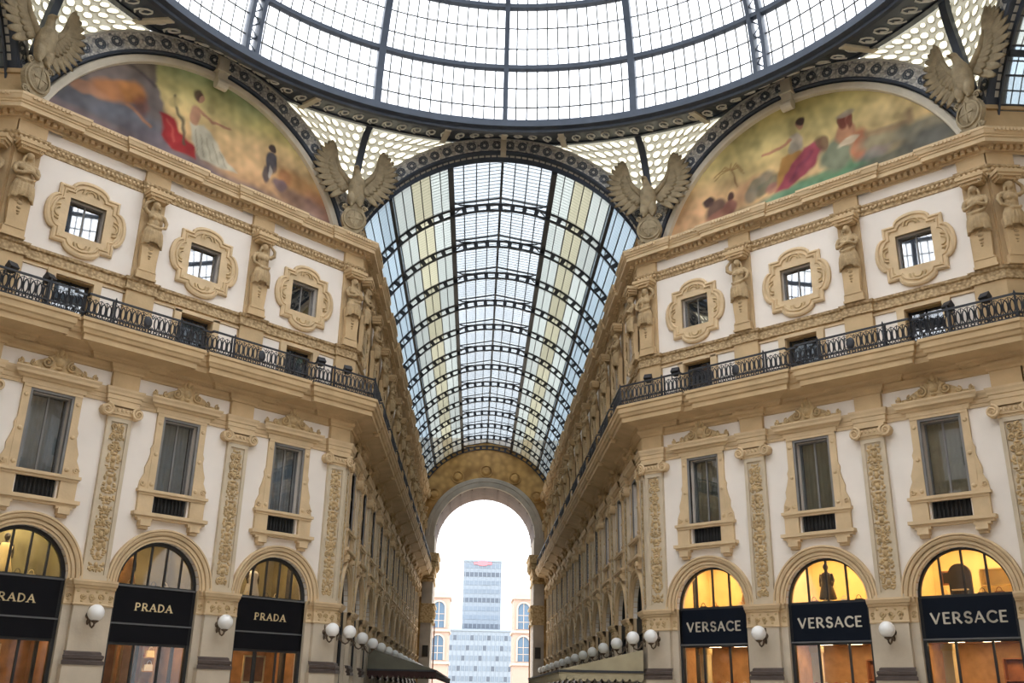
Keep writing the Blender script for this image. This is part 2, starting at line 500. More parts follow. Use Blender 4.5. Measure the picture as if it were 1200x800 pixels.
WLAB = {'wall_left': 'ornate cream and tan stone facade above the dark-glazed shops', 'wall_right': 'ornate cream and tan stone facade above the gold-lit shops',
        'wall_arcade_left': 'long arcade wall of stone bays on the dark awning side', 'wall_arcade_right': 'long arcade wall of stone bays on the beige awning side',
        'wall_side_left': 'stone side arcade wall past the corner of the dark-glazed shops', 'wall_side_right': 'stone side arcade wall past the corner of the gold-lit shops'}
def clipped(fn, side):
    """cut an axis-centred module off at the mitre plane of the octagon corner"""
    if not side: return fn
    def f2():
        g = fn()
        g.v = [((max(x, -C + y * T225) if side < 0 else min(x, C - y * T225)), y, z) for x, y, z in g.v]
        return g
    return f2
def build_wall(nm, W, seed, corner=True):
    root = link(nm, None, None, (W.ox, W.oy, 0), W.rz, kind='structure', category='wall', label=WLAB.get(nm, 'plain rear wall of the octagon: ' + nm.replace('_', ' ')))
    bw = shared('bay_wall', bay_wall, ['stucco', 'tan'])
    for b in W.bays:
        part('bay_wall', bw, None, root, (b, 0, 0))
        part('plaster_panel', shared('plaster_panel', attic_panel, 'stucco'), None, root, (b, 0, 0))
        part('attic_jamb', shared('attic_jamb', attic_jambs, 'tan_light'), None, root, (b, 0, 0))
        part('archivolt', shared('archivolt', archivolt, 'tan_light'), None, root, (b, 0, 0))
    for i, a in enumerate(W.axes):
        sd = -1 if (i == 0 and W.m0) else (1 if (i == len(W.axes) - 1 and W.m1) else 0)
        def mod(name, fn, mt, par, loc=(0, 0, 0), tail='', sm=False):
            return part(name, shared('%s|%s%d' % (name, tail, sd), clipped(fn, sd), mt, sm), None, par, loc)
        p = mod('pier', pier, 'pier_stone', root, (a, 0, 0))
        mod('base_moulding', pier_base, 'base_brown', p)
        mod('impost', pier_impost, 'tan_light', p)
        mod('carved_frieze', pier_relief, 'relief_gold', p, sm=True)
        q = mod('pilaster', pilaster_shaft, 'panel_stone', root, (a, 0, 0))
        k = (i + seed) % 3
        mod('relief', pilaster_relief(11 + k), 'relief_gold', q, tail=str(k), sm=True)
        mod('capital', capital, 'tan_light', q)
        mod('pilaster_block', pil_blocks, 'tan', root, (a, 0, 0))
    g = G()                                                      # corner masses beyond the outer pilasters
    for lo, hi in ((0, W.axes[0]), (W.axes[-1], W.L)):
        g.box(lo, hi, -.6, 0, 0, 23.3)
    part('corner_mass', g, 'tan', root)
    m0, m1, L, ax = W.m0, W.m1, W.L, W.axes
    def sw(name, path, prof, mt):
        g = G(); g.sweep(path, prof, m0, m1); return part(name, g, mt, root)
    sw('entablature', ress(L, ax, .62, .20), [(0, 12.30), (.05, 12.30), (.05, 12.42), (.08, 12.44), (.08, 12.60), (.12, 12.63), (.13, 12.72), (.17, 12.82), (.18, 12.90), (0, 12.94)], 'tan_light')
    sw('balcony_slab', ress(L, ax, 1.42, .22), [(0, 13.86), (.10, 13.88), (.16, 14.0), (.20, 14.02), (.24, 14.10), (.92, 14.26), (.92, 14.20), (.98, 14.20), (.98, 14.42), (1.06, 14.46), (1.10, 14.58), (1.16, 14.64), (1.16, 14.86), (1.22, 14.90), (1.22, 15.02), (1.12, 15.06), (0, 15.06)], 'tan')
    sw('soffit_moulding', ress(L, ax, .60, .20), [(0, 13.55), (.05, 13.57), (.07, 13.66), (.16, 13.74), (.2, 13.86), (0, 13.88)], 'tan')
    sw('ledge', ress(L, ax, .62, .14), [(0, 17.14), (.10, 17.17), (.10, 17.22), (.04, 17.25), (.04, 17.55), (.12, 17.60), (.15, 17.70), (0, 17.72)], 'carved_fine')
    sw('string_course', ress(L, ax, .54, .12), [(0, 21.70), (.05, 21.72), (.05, 21.84), (.10, 21.90), (.10, 22.0), (.17, 22.08), (.18, 22.16), (0, 22.20)], 'carved_fine')
    cor = ress(L, ax, 1.15, .14)
    sw('cornice', cor, [(0, 22.72), (.06, 22.74), (.06, 22.84), (.14, 22.88), (.14, 22.98), (.26, 23.0), (.30, 23.02), (.52, 23.04), (.54, 22.96), (.59, 22.96), (.59, 23.14), (.64, 23.16), (.64, 23.22), (.70, 23.26), (.75, 23.40), (.78, 23.44), (.78, 23.54), (.5, 23.58), (-.9, 23.58)], 'tan_light')
    g = G()
    u = .1
    while u < L - .1:                                            # dentils under the corona
        n0 = .14 + (.14 if any(abs(u - a) < 1.15 for a in ax) else 0)
        g.box(u - .075, u + .075, n0, n0 + .2, 22.82, 23.0); u += .27
    part('dentil_row', g, 'tan_light', root, kind='stuff')
    g = G(); u = .1
    while u < L - .1:                                            # leaf row on the gutter edge
        n0 = .76 + (.14 if any(abs(u - a) < 1.15 for a in ax) else 0)
        g.box(u - .05, u + .05, n0 - .02, n0 + .05, 23.36, 23.5); u += .16
    part('leaf_row', g, 'tan_light', root, kind='stuff')
    g = G(); u = .1
    while u < L - .1:                                            # small beads of the string course
        n0 = .10 + (.12 if any(abs(u - a) < .54 for a in ax) else 0)
        g.box(u - .045, u + .045, n0, n0 + .07, 21.92, 22.02); u += .19
    part('bead_row', g, 'tan_light', root, kind='stuff')
    g = G(); u = .2
    while u < L - .2:                                            # brackets under the slab
        n0 = .22 if any(abs(u - a) < 1.42 for a in ax) else 0
        g.box(u - .05, u + .05, n0, n0 + .14, 13.9, 14.02); u += .24
    part('soffit_dentil_row', g, 'tan', root, kind='stuff')
    return root

walls = {}
for nm, W, sd in (('wall_left', WL, 0), ('wall_right', WR, 1), ('wall_arcade_left', AL, 2), ('wall_arcade_right', AR, 0), ('wall_side_left', SL, 1), ('wall_side_right', SR, 2)):
    walls[nm] = build_wall(nm, W, sd)
for nm, W in (('wall_side_left', SL), ('wall_side_right', SR), ('wall_arcade_left', AL), ('wall_arcade_right', AR)):
    g = G(); g.box(0, W.L, -.9, -.25, 23.3, 25.1); g.box(0, W.L, -.9, -.15, 25.1, 25.3); g.box(0, W.L, -.9, -.2, 24.2, 24.3)
    part('parapet', g, 'tan', walls[nm])
# the half of the octagon behind the viewpoint, plainer: it closes the room and is what the windows mirror
YB, YO2, LN = 2 * YC, 2 * YC - YO, 6 * S + 2 * C
axN = [C + S * i for i in range(7)]
REAR = (('wall_rear_left', Wall(-XC, YB, 3 * pi / 4, LF, ax3, -T225, T225)), ('wall_rear_right', Wall(XO, YO2, -3 * pi / 4, LF, ax3, -T225, T225)),
        ('wall_near_left', Wall(-XC, YB - LN, pi / 2, LN, axN, 0, T225)), ('wall_near_right', Wall(XC, YB, -pi / 2, LN, axN, -T225, 0)),
        ('wall_side_left_rear', Wall(-XO, YO2, pi, LS, axS, -T225, 0)), ('wall_side_right_rear', Wall(XO + LS, YO2, pi, LS, axS, 0, T225)))
def plain_fill():
    g = G()
    for hw, z0, z1 in ((1.75, 0, 7.15), (.74, 8.2, 12.1), (.74, 15.05, 16.86), (.75, 18.74, 20.28)): g.box(-hw, hw, -.34, -.30, z0, z1)
    return g
for nm, W in REAR:
    walls[nm] = build_wall(nm, W, 0)
    for b in W.bays: part('glazed_fill', shared('glazed_fill', plain_fill, 'dark_glass'), None, walls[nm], (b, 0, 0))
    if nm in ('wall_rear_left', 'wall_rear_right'):
        g = G(); g.prism([(W.L / 2 + 9.5 * math.cos(a), 21.6 + 9.5 * math.sin(a)) for a in [.18 + (pi - .36) * i / 30 for i in range(31)]], -1.9, -1.3); part('lunette_wall', g, 'tan', walls[nm])
    else:
        g = G(); g.box(0, W.L, -.9, -.25, 23.3, 25.1); part('parapet', g, 'tan', walls[nm])
for sg in (-1, 1):  # unseen walls added close in, arch low, so the windows mirror less sky
    e = link('wall_side_end_' + ('left' if sg < 0 else 'right'), None, None, (sg * (XO + LS), YC, 0), -sg * pi / 2, kind='structure', label='unseen end wall added across the side arcade, with a low round arch', category='wall')
    g = G(); R = 4.6
    g.prism([(R, 0)] + [(R * math.cos(a), 10.5 + R * math.sin(a)) for a in [pi * i / 24 for i in range(25)]] + [(-R, 0), (-9.4, 0), (-9.4, 30.4), (9.4, 30.4), (9.4, 0)], -3, 0); part('masonry', g, 'tan', e)
    g = G(); g.arcring(0, 10.5, [(R, -.2), (R, .2), (R + .9, .25), (R + 1.0, 0)], 0, pi, 30); part('archivolt', g, 'end_stone', e)
g = G(); g.box(-60, 60, -90, 90, -.3, 0)
part('floor', g, 'marble_floor', None, (0, 0, 0), kind='structure', label='pale polished stone floor of the octagon and arcades', category='floor')
g = G(); g.box(-200, 200, -420, -90, -.3, -.02)
part('floor_piazza', g, 'pier_stone', None, (0, 0, 0), kind='structure', label='stone paving of the square beyond the arch', category='paving')

# ------------------------------------------------------------------ windows
WN = [0]
def window(W, u, label, group=None):
    WN[0] += 1
    return link('window_%d' % WN[0], None, None, W.at(u), W.rz, kind='structure', label=label, category='window', group=group)

def pane_box(u0, u1, z0, z1, n):
    def fn():
        g = G(); g.box(u0, u1, n - .012, n, z0, z1); return g
    return fn
# tall first-floor window
def tall_surround():
    g = G()
    for s in (-1, 1):
        a, b = sorted((s * .74, s * .84)); g.box(a, b, -.1, .07, 9.1, 12.2)
    g.box(-.84, .84, -.1, .07, 12.1, 12.2)
    return g
def tall_jamb():
    g = G()
    for s in (-1, 1):
        a, b = sorted((s * .84, s * 1.12)); g.box(a, b, 0, .10, 9.1, 12.3)
        for z in (9.35, 10.6, 11.9): g.dome(s * .98, z, .10, .10, .10, .06)
        # scrolled ear at the foot of the jamb
        ear = [(1.12, 11.0), (1.20, 10.8), (1.17, 10.6), (1.24, 10.3), (1.34, 10.0), (1.32, 9.75), (1.46, 9.45), (1.50, 9.1), (1.12, 9.1)]
        if s < 0: ear = [(-x, z) for x, z in ear][::-1]
        g.prism(ear, 0, .08)
        g.spiral(s * 1.34, 9.35, .10, .13, 1.3, .035, 0, s, 10)
    g.box(-1.12, 1.12, 0, .12, 12.2, 12.32)
    return g
def tall_sill():
    g = G()
    g.box(-1.55, 1.55, 0, .24, 9.0, 9.12); g.box(-1.48, 1.48, 0, .18, 8.9, 9.0)
    for s in (-1, 1):
        a, b = sorted((s * .82, s * 1.46)); g.box(a, b, 0, .14, 8.2, 8.92)
        a, b = sorted((s * .78, s * 1.40)); 
        g.box(a, b, 0, .22, 7.86, 7.98)
        a, b = sorted((s * .86, s * 1.30)); g.box(a, b, 0, .30, 7.66, 7.88); g.box(a + .05, b - .05, 0, .2, 7.54, 7.68)
    g.box(-1.62, 1.62, 0, .30, 8.06, 8.2); g.box(-1.54, 1.54, 0, .22, 7.96, 8.06)
    return g
def tall_pediment():
    g = G()
    g.box(-1.22, 1.22, 0, .14, 12.32, 12.52)
    g.sweep([(-1.30, 0), (-1.30, .1), (1.30, .1), (1.30, 0)], [(0, 12.5), (.10, 12.54), (.14, 12.62), (.26, 12.66), (.28, 12.76), (.34, 12.86), (.34, 12.92), (0, 12.96)])
    return g
def tall_crest():
    g = G()
    g.prism([(-1.45, 12.94), (-1.5, 13.05), (-1.1, 13.08), (-.8, 13.28), (-.5, 13.42), (-.25, 13.62), (0, 13.72), (.25, 13.62), (.5, 13.42), (.8, 13.28), (1.1, 13.08), (1.5, 13.05), (1.45, 12.94)], .08, .18)
    for s in (-1, 1):
        g.spiral(s * .48, 13.25, .22, .22, 1.7, .055, pi / 2, s, 18)
        g.spiral(s * .95, 13.10, .20, .13, 1.4, .04, pi / 2, -s, 14)
        g.spiral(s * 1.45, 13.08, .20, .12, 1.4, .045, pi / 2, s, 14)
        for q in range(3): g.dome(s * (.75 + .2 * q), 13.02 + .05 * (q % 2), .16, .1, .06, .07, 6)
        g.dome(s * .18, 13.68, .16, .07, .16, .08, 6)
    g.dome(0, 13.35, .16, .20, .24, .16, 10); g.dome(0, 13.78, .16, .10, .20, .12, 8); g.dome(0, 13.10, .16, .16, .1, .1, 8)
    return g
def tall_casement():
    g = G()
    for u in (-.70, -.035, .67): g.box(u, u + (.07 if u > -.5 and u < .5 else .04), -.34, -.27, 9.1, 12.1)
    for z in (9.1, 12.04): g.box(-.74, .74, -.34, -.27, z, z + .06)
    return g
def tall_balustrade():
    g = G()
    g.box(-.74, .74, -.14, -.06, 8.2, 8.26); g.box(-.74, .74, -.14, -.05, 8.94, 9.0); g.box(-.74, .74, -.2, -.17, 8.2, 9.0)
    for i in range(9):
        u = -.64 + .16 * i; g.tube([(u, .1, 8.26), (u, .1, 8.5), (u, .1, 8.7), (u, .1, 8.94)], [.02, .05, .025, .03], 6)
    return g
def curtain(w, z0, z1, seed):
    def fn():
        random.seed(seed); g = G(); k = 28; vs = []; fs = []
        for i in range(k + 1):
            u = -w + 2 * w * i / k; n = -.62 + .06 * math.sin(i * 1.7 + random.random())
            vs += [(u, -n, z0), (u, -n, z1)]
        for i in range(k): fs.append((2 * i, 2 * i + 2, 2 * i + 3, 2 * i + 1))
        g.add(vs, fs); return g
    return fn
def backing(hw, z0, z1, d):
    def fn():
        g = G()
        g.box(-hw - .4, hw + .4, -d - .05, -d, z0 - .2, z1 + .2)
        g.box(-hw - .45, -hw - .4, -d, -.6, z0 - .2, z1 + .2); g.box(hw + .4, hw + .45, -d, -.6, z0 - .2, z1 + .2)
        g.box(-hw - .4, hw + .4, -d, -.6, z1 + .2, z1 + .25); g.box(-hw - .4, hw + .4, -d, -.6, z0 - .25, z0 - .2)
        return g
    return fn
def tall_window(W, u, label, group, cur, seed):
    w = window(W, u, label, group)
    part('casing', shared('casing', tall_surround, 'frame_grey'), None, w)
    part('jamb', shared('jamb', tall_jamb, 'tan_light'), None, w)
    part('sill', shared('sill', tall_sill, 'tan_light'), None, w)
    p = part('pediment', shared('pediment', tall_pediment, 'tan_light'), None, w)
    part('crest', shared('crest', tall_crest, 'relief_gold', True), None, p)
    part('casement', shared('casement', tall_casement, 'frame_grey'), None, w)
    part('balustrade', shared('balustrade', tall_balustrade, 'frame_dark'), None, w)
    for a, b in ((-.66, -.035), (.035, .67)):
        part('pane', shared('pane|t%.2f' % a, pane_box(a, b, 9.16, 12.04, -.30), 'window_glass'), None, w)
    if cur: part('curtain', shared('curtain|%s%d' % (cur, seed % 2), curtain(.72, 9.0, 12.1, seed % 2), cur, True), None, w)
    part('recess', shared('recess|t', backing(.74, 9., 12.1, 1.6), 'dark_room'), None, w)
    return w
# balcony door
def door_frame():
    g = G()
    for a in (-.74, -.04, .66): g.box(a, a + .08, -.36, -.28, 15.06, 16.86)
    for z in (15.06, 16.0, 16.78): g.box(-.74, .74, -.36, -.28, z, z + .06)
    return g
def balcony_door(W, u, label, group, pale):
    w = window(W, u, label, group)
    part('door_frame', shared('door_frame', door_frame, 'frame_dark'), None, w)
    for a, b in ((-.66, -.04), (.04, .66)):
        for z0, z1 in ((15.12, 16.0), (16.06, 16.78)):
            part('pane', shared('pane|d%.2f%.1f' % (a, z0), pane_box(a, b, z0, z1, -.31), 'window_glass'), None, w)
    if pale: part('curtain', shared('curtain|d', curtain(.72, 15.06, 16.86, 3), 'curtain_pale', True), None, w)
    part('recess', shared('recess|d', backing(.74, 15.1, 16.86, 1.6), 'dark_room'), None, w)
    return w
# ornate square window of the upper floor
def quatre(sc=1.):
    """barbed quatrefoil outline round the square window, (du, dz) from its centre"""
    h = 1.26; b = .78; pts = []
    for k in range(4):
        a = k * pi / 2; c, s = math.cos(a), math.sin(a)
        loc = [(h, -h), (h, -b)] + [(h + .42 * math.cos(t) * 1.0, b * math.sin(t)) for t in [-pi / 2 + pi * i / 10 for i in range(1, 10)]] + [(h, b)]
        pts += [((x * c - y * s) * sc, (x * s + y * c) * sc) for x, y in loc]
    return pts
def moulded(outline, prof, cz):
    """prof (inset, n): rings scaled towards the centre"""
    g = G(); k = len(outline); vs = []; fs = []
    for ins, n in prof:
        vs += [(x * ins, -n, cz + z * ins) for x, z in outline]
    for i in range(len(prof) - 1):
        for j in range(k): fs.append((i * k + j, i * k + (j + 1) % k, (i + 1) * k + (j + 1) % k, (i + 1) * k + j))
    g.add(vs, fs); return g
CZU = 19.51
def ornate_frame():
    g = moulded(quatre(), [(1.0, 0), (1.0, .12), (.95, .16), (.92, .16), (.90, .10), (.86, .10), (.84, .15), (.80, .15), (.78, .08), (.70, .07)], CZU)
    for s in (-1, 1):                                     # flat field to the opening
        a, b = sorted((s * .75, s * 1.2)); g.box(a, b, -.1, .07, CZU - .78, CZU + .78)
        a, b = sorted((s * .77, s * 1.2)); g.box(-1.0, 1.0, -.1, .07, CZU + a, CZU + b)
    return g
def ornate_shell():
    g = G()
    for k in range(4):
        a = k * pi / 2; c, s = math.cos(a), math.sin(a); R = 1.10
        cu, cz = R * c, CZU + R * s
        g.arcring(cu, cz, [(.36, .07), (.36, .14), (.30, .15), (.29, .08)], a - pi / 2, a + pi / 2, 10)
        g.arcring(cu, cz, [(.22, .07), (.22, .12), (.16, .13), (.15, .08)], a - pi / 2, a + pi / 2, 8)
    for s in (-1, 1):
        for t in (-1, 1): g.dome(s * .98, CZU + t * .98, .07, .10, .10, .06)
    return g
def ornate_casement():
    g = G()
    for a in (-.75, -.03, .69): g.box(a, a + .06, -.34, -.27, 18.74, 20.28)
    for z in (18.74, 20.22): g.box(-.75, .75, -.34, -.27, z, z + .06)
    return g
def ornate_window(W, u, label, group, cur=None):
    w = window(W, u, label, group)
    part('frame', shared('frame|q', ornate_frame, 'tan_light'), None, w)
    part('shell_ornament', shared('shell_ornament', ornate_shell, 'relief_gold', True), None, w)
    part('casement', shared('casement|q', ornate_casement, 'frame_grey'), None, w)
    for a, b in ((-.69, -.03), (.03, .69)):
        part('pane', shared('pane|q%.2f' % a, pane_box(a, b, 18.80, 20.22, -.30), 'sky_glass'), None, w)
    if cur: part('curtain', shared('curtain|q', curtain(.4, 18.7, 20.3, 5), cur, True), None, w, (-.36, 0, 0))
    part('recess', shared('recess|q', backing(.75, 18.74, 20.28, 1.6), 'dark_room'), None, w)
    return w
# shopfront: fanlight over a sign board over a display window
def fan_frame(nd):
    def fn():
        g = G()
        g.arcring(0, 5.4, [(1.75, -.34), (1.75, -.2), (1.60 if nd == 5 else 1.66, -.2), (1.60 if nd == 5 else 1.66, -.34)], 0, pi, 28, closed=True)
        for i in range(1, nd):
            u = -1.68 + 3.36 * i / nd; h = math.sqrt(1.68 ** 2 - u * u); g.box(u - .035, u + .035, -.33, -.24, 5.4, 5.4 + h)
        g.box(-1.75, 1.75, -.34, -.2, 5.34, 5.44)
        return g
    return fn
def fan_pane(i, nd):
    def fn():
        u0 = -1.66 + 3.32 * i / nd; u1 = u0 + 3.32 / nd; g = G()
        top = [(u0 + (u1 - u0) * k / 6, 5.42 + math.sqrt(max(0, 1.66 ** 2 - (u0 + (u1 - u0) * k / 6) ** 2))) for k in range(6, -1, -1)]
        g.prism([(u0, 5.42), (u1, 5.42)] + top, -.29, -.28); return g
    return fn
def shop_frame(zt, cols):
    def fn():
        g = G()
        for s in (-1, 1):
            a, b = sorted((s * 1.62, s * 1.75)); g.box(a, b, -.34, -.16, 0, 5.38)
        for c in cols: g.box(c - .04, c + .04, -.32, -.24, .3, zt)
        g.box(-1.62, 1.62, -.34, -.2, zt - .1, zt); g.box(-1.62, 1.62, -.34, -.2, 0, .3)
        return g
    return fn
def shopfront(W, u, label, group, kind):
    w = window(W, u, label, group)
    nd = 5 if kind == 'black' else 4
    zt = {'black': 3.26, 'navy': 3.84, 'plain': 4.7}[kind]
    cols = {'black': (-.55, .55), 'navy': (-.6, .7), 'plain': (0,)}[kind]
    gl = 'dark_glass' if kind == 'plain' else 'shop_glass'
    part('fanlight_frame', shared('fanlight_frame|%d' % nd, fan_frame(nd), 'frame_dark'), None, w)
    for i in range(nd): part('pane', shared('pane|f%d%d%s' % (i, nd, gl), fan_pane(i, nd), gl), None, w)
    part('shop_frame', shared('shop_frame|' + kind, shop_frame(zt, cols), 'frame_dark'), None, w)
    e = [-1.62] + list(cols) + [1.62]
    for a, b in zip(e[:-1], e[1:]):
        part('pane', shared('pane|s%s%.2f' % (kind, a), pane_box(a, b, .3, zt - .1, -.28), gl), None, w)
    if kind == 'plain':
        part('transom', shared('transom', lambda: (lambda g: (g.box(-1.62, 1.62, -.36, -.2, 4.7, 5.38), g)[1])(G()), 'frame_dark'), None, w)
        part('recess', shared('recess|s', backing(1.75, .2, 7.2, 2.4), 'dark_room'), None, w)
    return w

FAC = {'L': ('the dark-glazed shops', 'the red-cloaked mural'), 'R': ('the gold-lit shops', 'the palm-tree mural')}
def bayword(i): return ('beside the long arcade', 'in the middle', 'beside the side arcade')[i]
for key, W in (('L', WL), ('R', WR)):
    below, mural = FAC[key]
    for i in range(3):
        u = W.bays[2 - i] if key == 'L' else W.bays[i]
        pw = bayword(i)
        tall_window(W, u, 'tall pedimented window above %s, bay %s' % (below, pw), 'pedimented windows of the octagon', 'curtain_pale' if key == 'L' else 'curtain_olive', i)
        balcony_door(W, u, 'dark balcony door under %s, bay %s' % (mural, pw), 'balcony doors of the octagon', key == 'L')
        ornate_window(W, u, 'ornate quatrefoil-framed square window under %s, bay %s' % (mural, pw), 'quatrefoil windows of the octagon', 'curtain_olive' if (key, i) == ('L', 0) else None)
        shopfront(W, u, 'arched shopfront of %s, bay %s' % (below, pw), 'arched shopfronts of the octagon', 'black' if key == 'L' else 'navy')
for key, W in (('L', AL), ('R', AR)):
    sd = 'on the dark-glazed shops side' if key == 'L' else 'on the gold-lit shops side'
    for u in W.bays:
        tall_window(W, u, 'tall pedimented window in the long arcade row ' + sd, 'arcade pedimented windows ' + key, None, 0)
        balcony_door(W, u, 'balcony door in the long arcade row ' + sd, 'arcade balcony doors ' + key, False)
        ornate_window(W, u, 'quatrefoil-framed window in the long arcade row ' + sd, 'arcade quatrefoil windows ' + key)
        shopfront(W, u, 'dark arched shopfront in the long arcade row ' + sd, 'arcade shopfronts ' + key, 'plain')
for key, W, b in (('L', SL, SL.bays[-1]), ('R', SR, SR.bays[0])):
    sd = 'past the corner of the dark-glazed shops' if key == 'L' else 'past the corner of the gold-lit shops'
    tall_window(W, b, 'tall pedimented window of the side arcade ' + sd, None, None, 0)
    balcony_door(W, b, 'balcony door of the side arcade ' + sd, None, False)
    ornate_window(W, b, 'quatrefoil-framed window of the side arcade ' + sd, None)
    shopfront(W, b, 'dark arched shopfront of the side arcade ' + sd, None, 'plain')

# ------------------------------------------------------------------ sculpted figures
def remeshed(g, name, mt, voxel):
    me = g.mesh(name + '_src', mt)
    o = bpy.data.objects.new('tmp', me); COL.objects.link(o)
    md = o.modifiers.new('r', 'REMESH'); md.mode = 'VOXEL'; md.voxel_size = voxel; md.use_smooth_shade = True
    dg = bpy.context.evaluated_depsgraph_get(); dg.update()
    out = bpy.data.meshes.new_from_object(o.evaluated_get(dg)); out.name = name
    bpy.data.objects.remove(o); bpy.data.meshes.remove(me)
    if not out.materials: out.materials.append(MATS[mt])
    return out
def R3(x=0, y=0, z=0): return (Matrix.Rotation(z, 3, 'Z') @ Matrix.Rotation(y, 3, 'Y') @ Matrix.Rotation(x, 3, 'X'))
def caryatid(var):
    g = G(); f = -1 if var % 2 else 1
    g.ell((0, -.28, 2.22), (.36, .24, .34), 14, 8)
    g.ell((0, -.27, 2.62), (.26, .19, .42), 14, 8)
    g.ell((0, -.30, 2.86), (.32, .19, .20), 14, 8)
    for s in (-1, 1): g.ell((s * .12, -.45, 2.80), (.10, .09, .10), 8, 6)
    g.tube([(-.37, -.26, 3.0), (0, -.26, 3.06), (.37, -.26, 3.0)], [.11, .12, .11], 8)
    g.tube([(0, -.28, 3.0), (.02 * f, -.32, 3.28)], .085, 8)
    g.ell((.03 * f, -.36, 3.38), (.135, .16, .19), 12, 8)                 # head
    g.ell((.03 * f, -.28, 3.47), (.18, .17, .15), 10, 6)                  # hair
    g.ell((.05 * f, -.53, 3.36), (.025, .04, .04), 6, 4)                  # nose
    g.ell((.05 * f, -.50, 3.28), (.05, .04, .025), 6, 4)                  # chin and mouth
    for s in (-1, 1): g.tube([(s * .15, -.3, 3.42), (s * .19, -.3, 3.2), (s * .17, -.33, 3.0)], [.06, .06, .04], 6)
    if var < 2:                                                            # arms folded
        for s in (-1, 1):
            g.tube([(s * .38, -.26, 3.0), (s * .45, -.32, 2.78), (s * .42, -.42, 2.58), (s * .2, -.56, 2.62 + .05 * s), (-s * .12, -.58, 2.72)], [.105, .10, .085, .075, .06], 8)
            g.ell((-s * .16, -.58, 2.74), (.08, .05, .06), 8, 5)
    else:                                                                  # one arm lifted to the head, one on the hip
        g.tube([(f * .38, -.26, 3.0), (f * .56, -.32, 3.14), (f * .54, -.36, 3.36), (f * .30, -.38, 3.56)], [.105, .10, .08, .06], 8)
        g.ell((f * .26, -.38, 3.58), (.07, .06, .06), 8, 5)
        g.tube([(-f * .38, -.26, 3.0), (-f * .52, -.3, 2.75), (-f * .46, -.38, 2.5), (-f * .26, -.48, 2.4)], [.105, .095, .08, .06], 8)
        g.ell((-f * .24, -.5, 2.4), (.08, .05, .06), 8, 5)
    for i in range(9):                                                     # hanging folds of the skirt
        a = -1.35 + 2.7 * i / 8; x, y = math.sin(a), -math.cos(a)
        zb = 1.62 - .16 * abs(math.sin(a)) + .05 * (i % 2)
        g.tube([(x * .26, -.28 + y * .17, 2.4), (x * .36, -.28 + y * .25, 2.1), (x * .40, -.28 + y * .27, 1.85), (x * .44, -.28 + y * .24, zb)], [.06, .09, .085, .06], 6)
    g.tube([(-.36, -.33, 2.45), (-.1, -.56, 2.28), (.2, -.56, 2.32), (.38, -.33, 2.5)], [.05, .07, .07, .05], 6)
    g.ell((0, -.2, 1.95), (.38, .2, .4), 10, 6)
    return remeshed(g, 'figure', 'statue', .032)
ORD = 'first second third fourth fifth sixth seventh eighth ninth tenth eleventh twelfth thirteenth'.split()
FIG = [caryatid(i) for i in range(4)]
def herm():
    g = G()
    g.taper(.38, .33, .20, 1.95, .42, .26, .08)
    g.box(-.46, .46, .05, .30, .0, .10); g.box(-.42, .42, .05, .27, .10, .38); g.box(-.38, .38, .05, .3, .36, .44)
    return g
def herm_drop():
    g = G()
    for z, r in ((1.55, .10), (1.38, .13), (1.20, .11), (1.05, .08), (.93, .05)): g.dome(0, z, .27, r * 1.25, r * .8, .09)
    for s in (-1, 1): g.spiral(s * .17, 1.5, .30, .09, 1.2, .03, 0, s, 9)
    return g
def herm_capital():
    g = G()
    g.box(-.40, .40, .05, .46, 3.62, 3.74); g.box(-.48, .48, .05, .55, 3.74, 3.86); g.box(-.54, .54, .05, .60, 3.86, 4.02)
    for s in (-1, 1): g.spiral(s * .36, 3.68, .5, .1, 1.3, .035, pi / 2, s, 10)
    return g
def put_caryatid(W, u, var, label, group=None):
    t = link('caryatid_statue', None, None, W.at(u, .1, 17.72), W.rz, label=label, category='statue', group=group)
    part('figure', FIG[var], None, t)
    part('pedestal', shared('pedestal', herm, 'tan'), None, t)
    part('hanging_ornament', shared('hanging_ornament', herm_drop, 'statue', True), None, t)
    part('capital', shared('capital|h', herm_capital, 'tan'), None, t)
AXW = ('at the corner of the long arcade', 'between the first and second windows from the long arcade', 'between the second and third windows from the long arcade', 'at the corner of the side arcade')
for key, W in (('L', WL), ('R', WR)):
    for i in range(4):
        a = W.axes[3 - i] if key == 'L' else W.axes[i]
        put_caryatid(W, a, (i + (1 if key == 'L' else 2)) % 4, 'stone caryatid under %s, %s' % (FAC[key][1], AXW[i]), 'caryatids of the octagon')
for key, W in (('L', AL), ('R', AR)):
    for i, a in enumerate(W.axes if key == 'L' else W.axes[::-1]):
        put_caryatid(W, a, i % 4, '%s stone caryatid into the arcade on the side of the %s awning' % (ORD[i], 'dark' if key == 'L' else 'beige'), 'arcade caryatids ' + key)
put_caryatid(SL, SL.axes[-1], 1, 'stone caryatid on the side arcade wall past the dark-glazed shops')
put_caryatid(SR, SR.axes[0], 2, 'stone caryatid on the side arcade wall past the gold-lit shops')

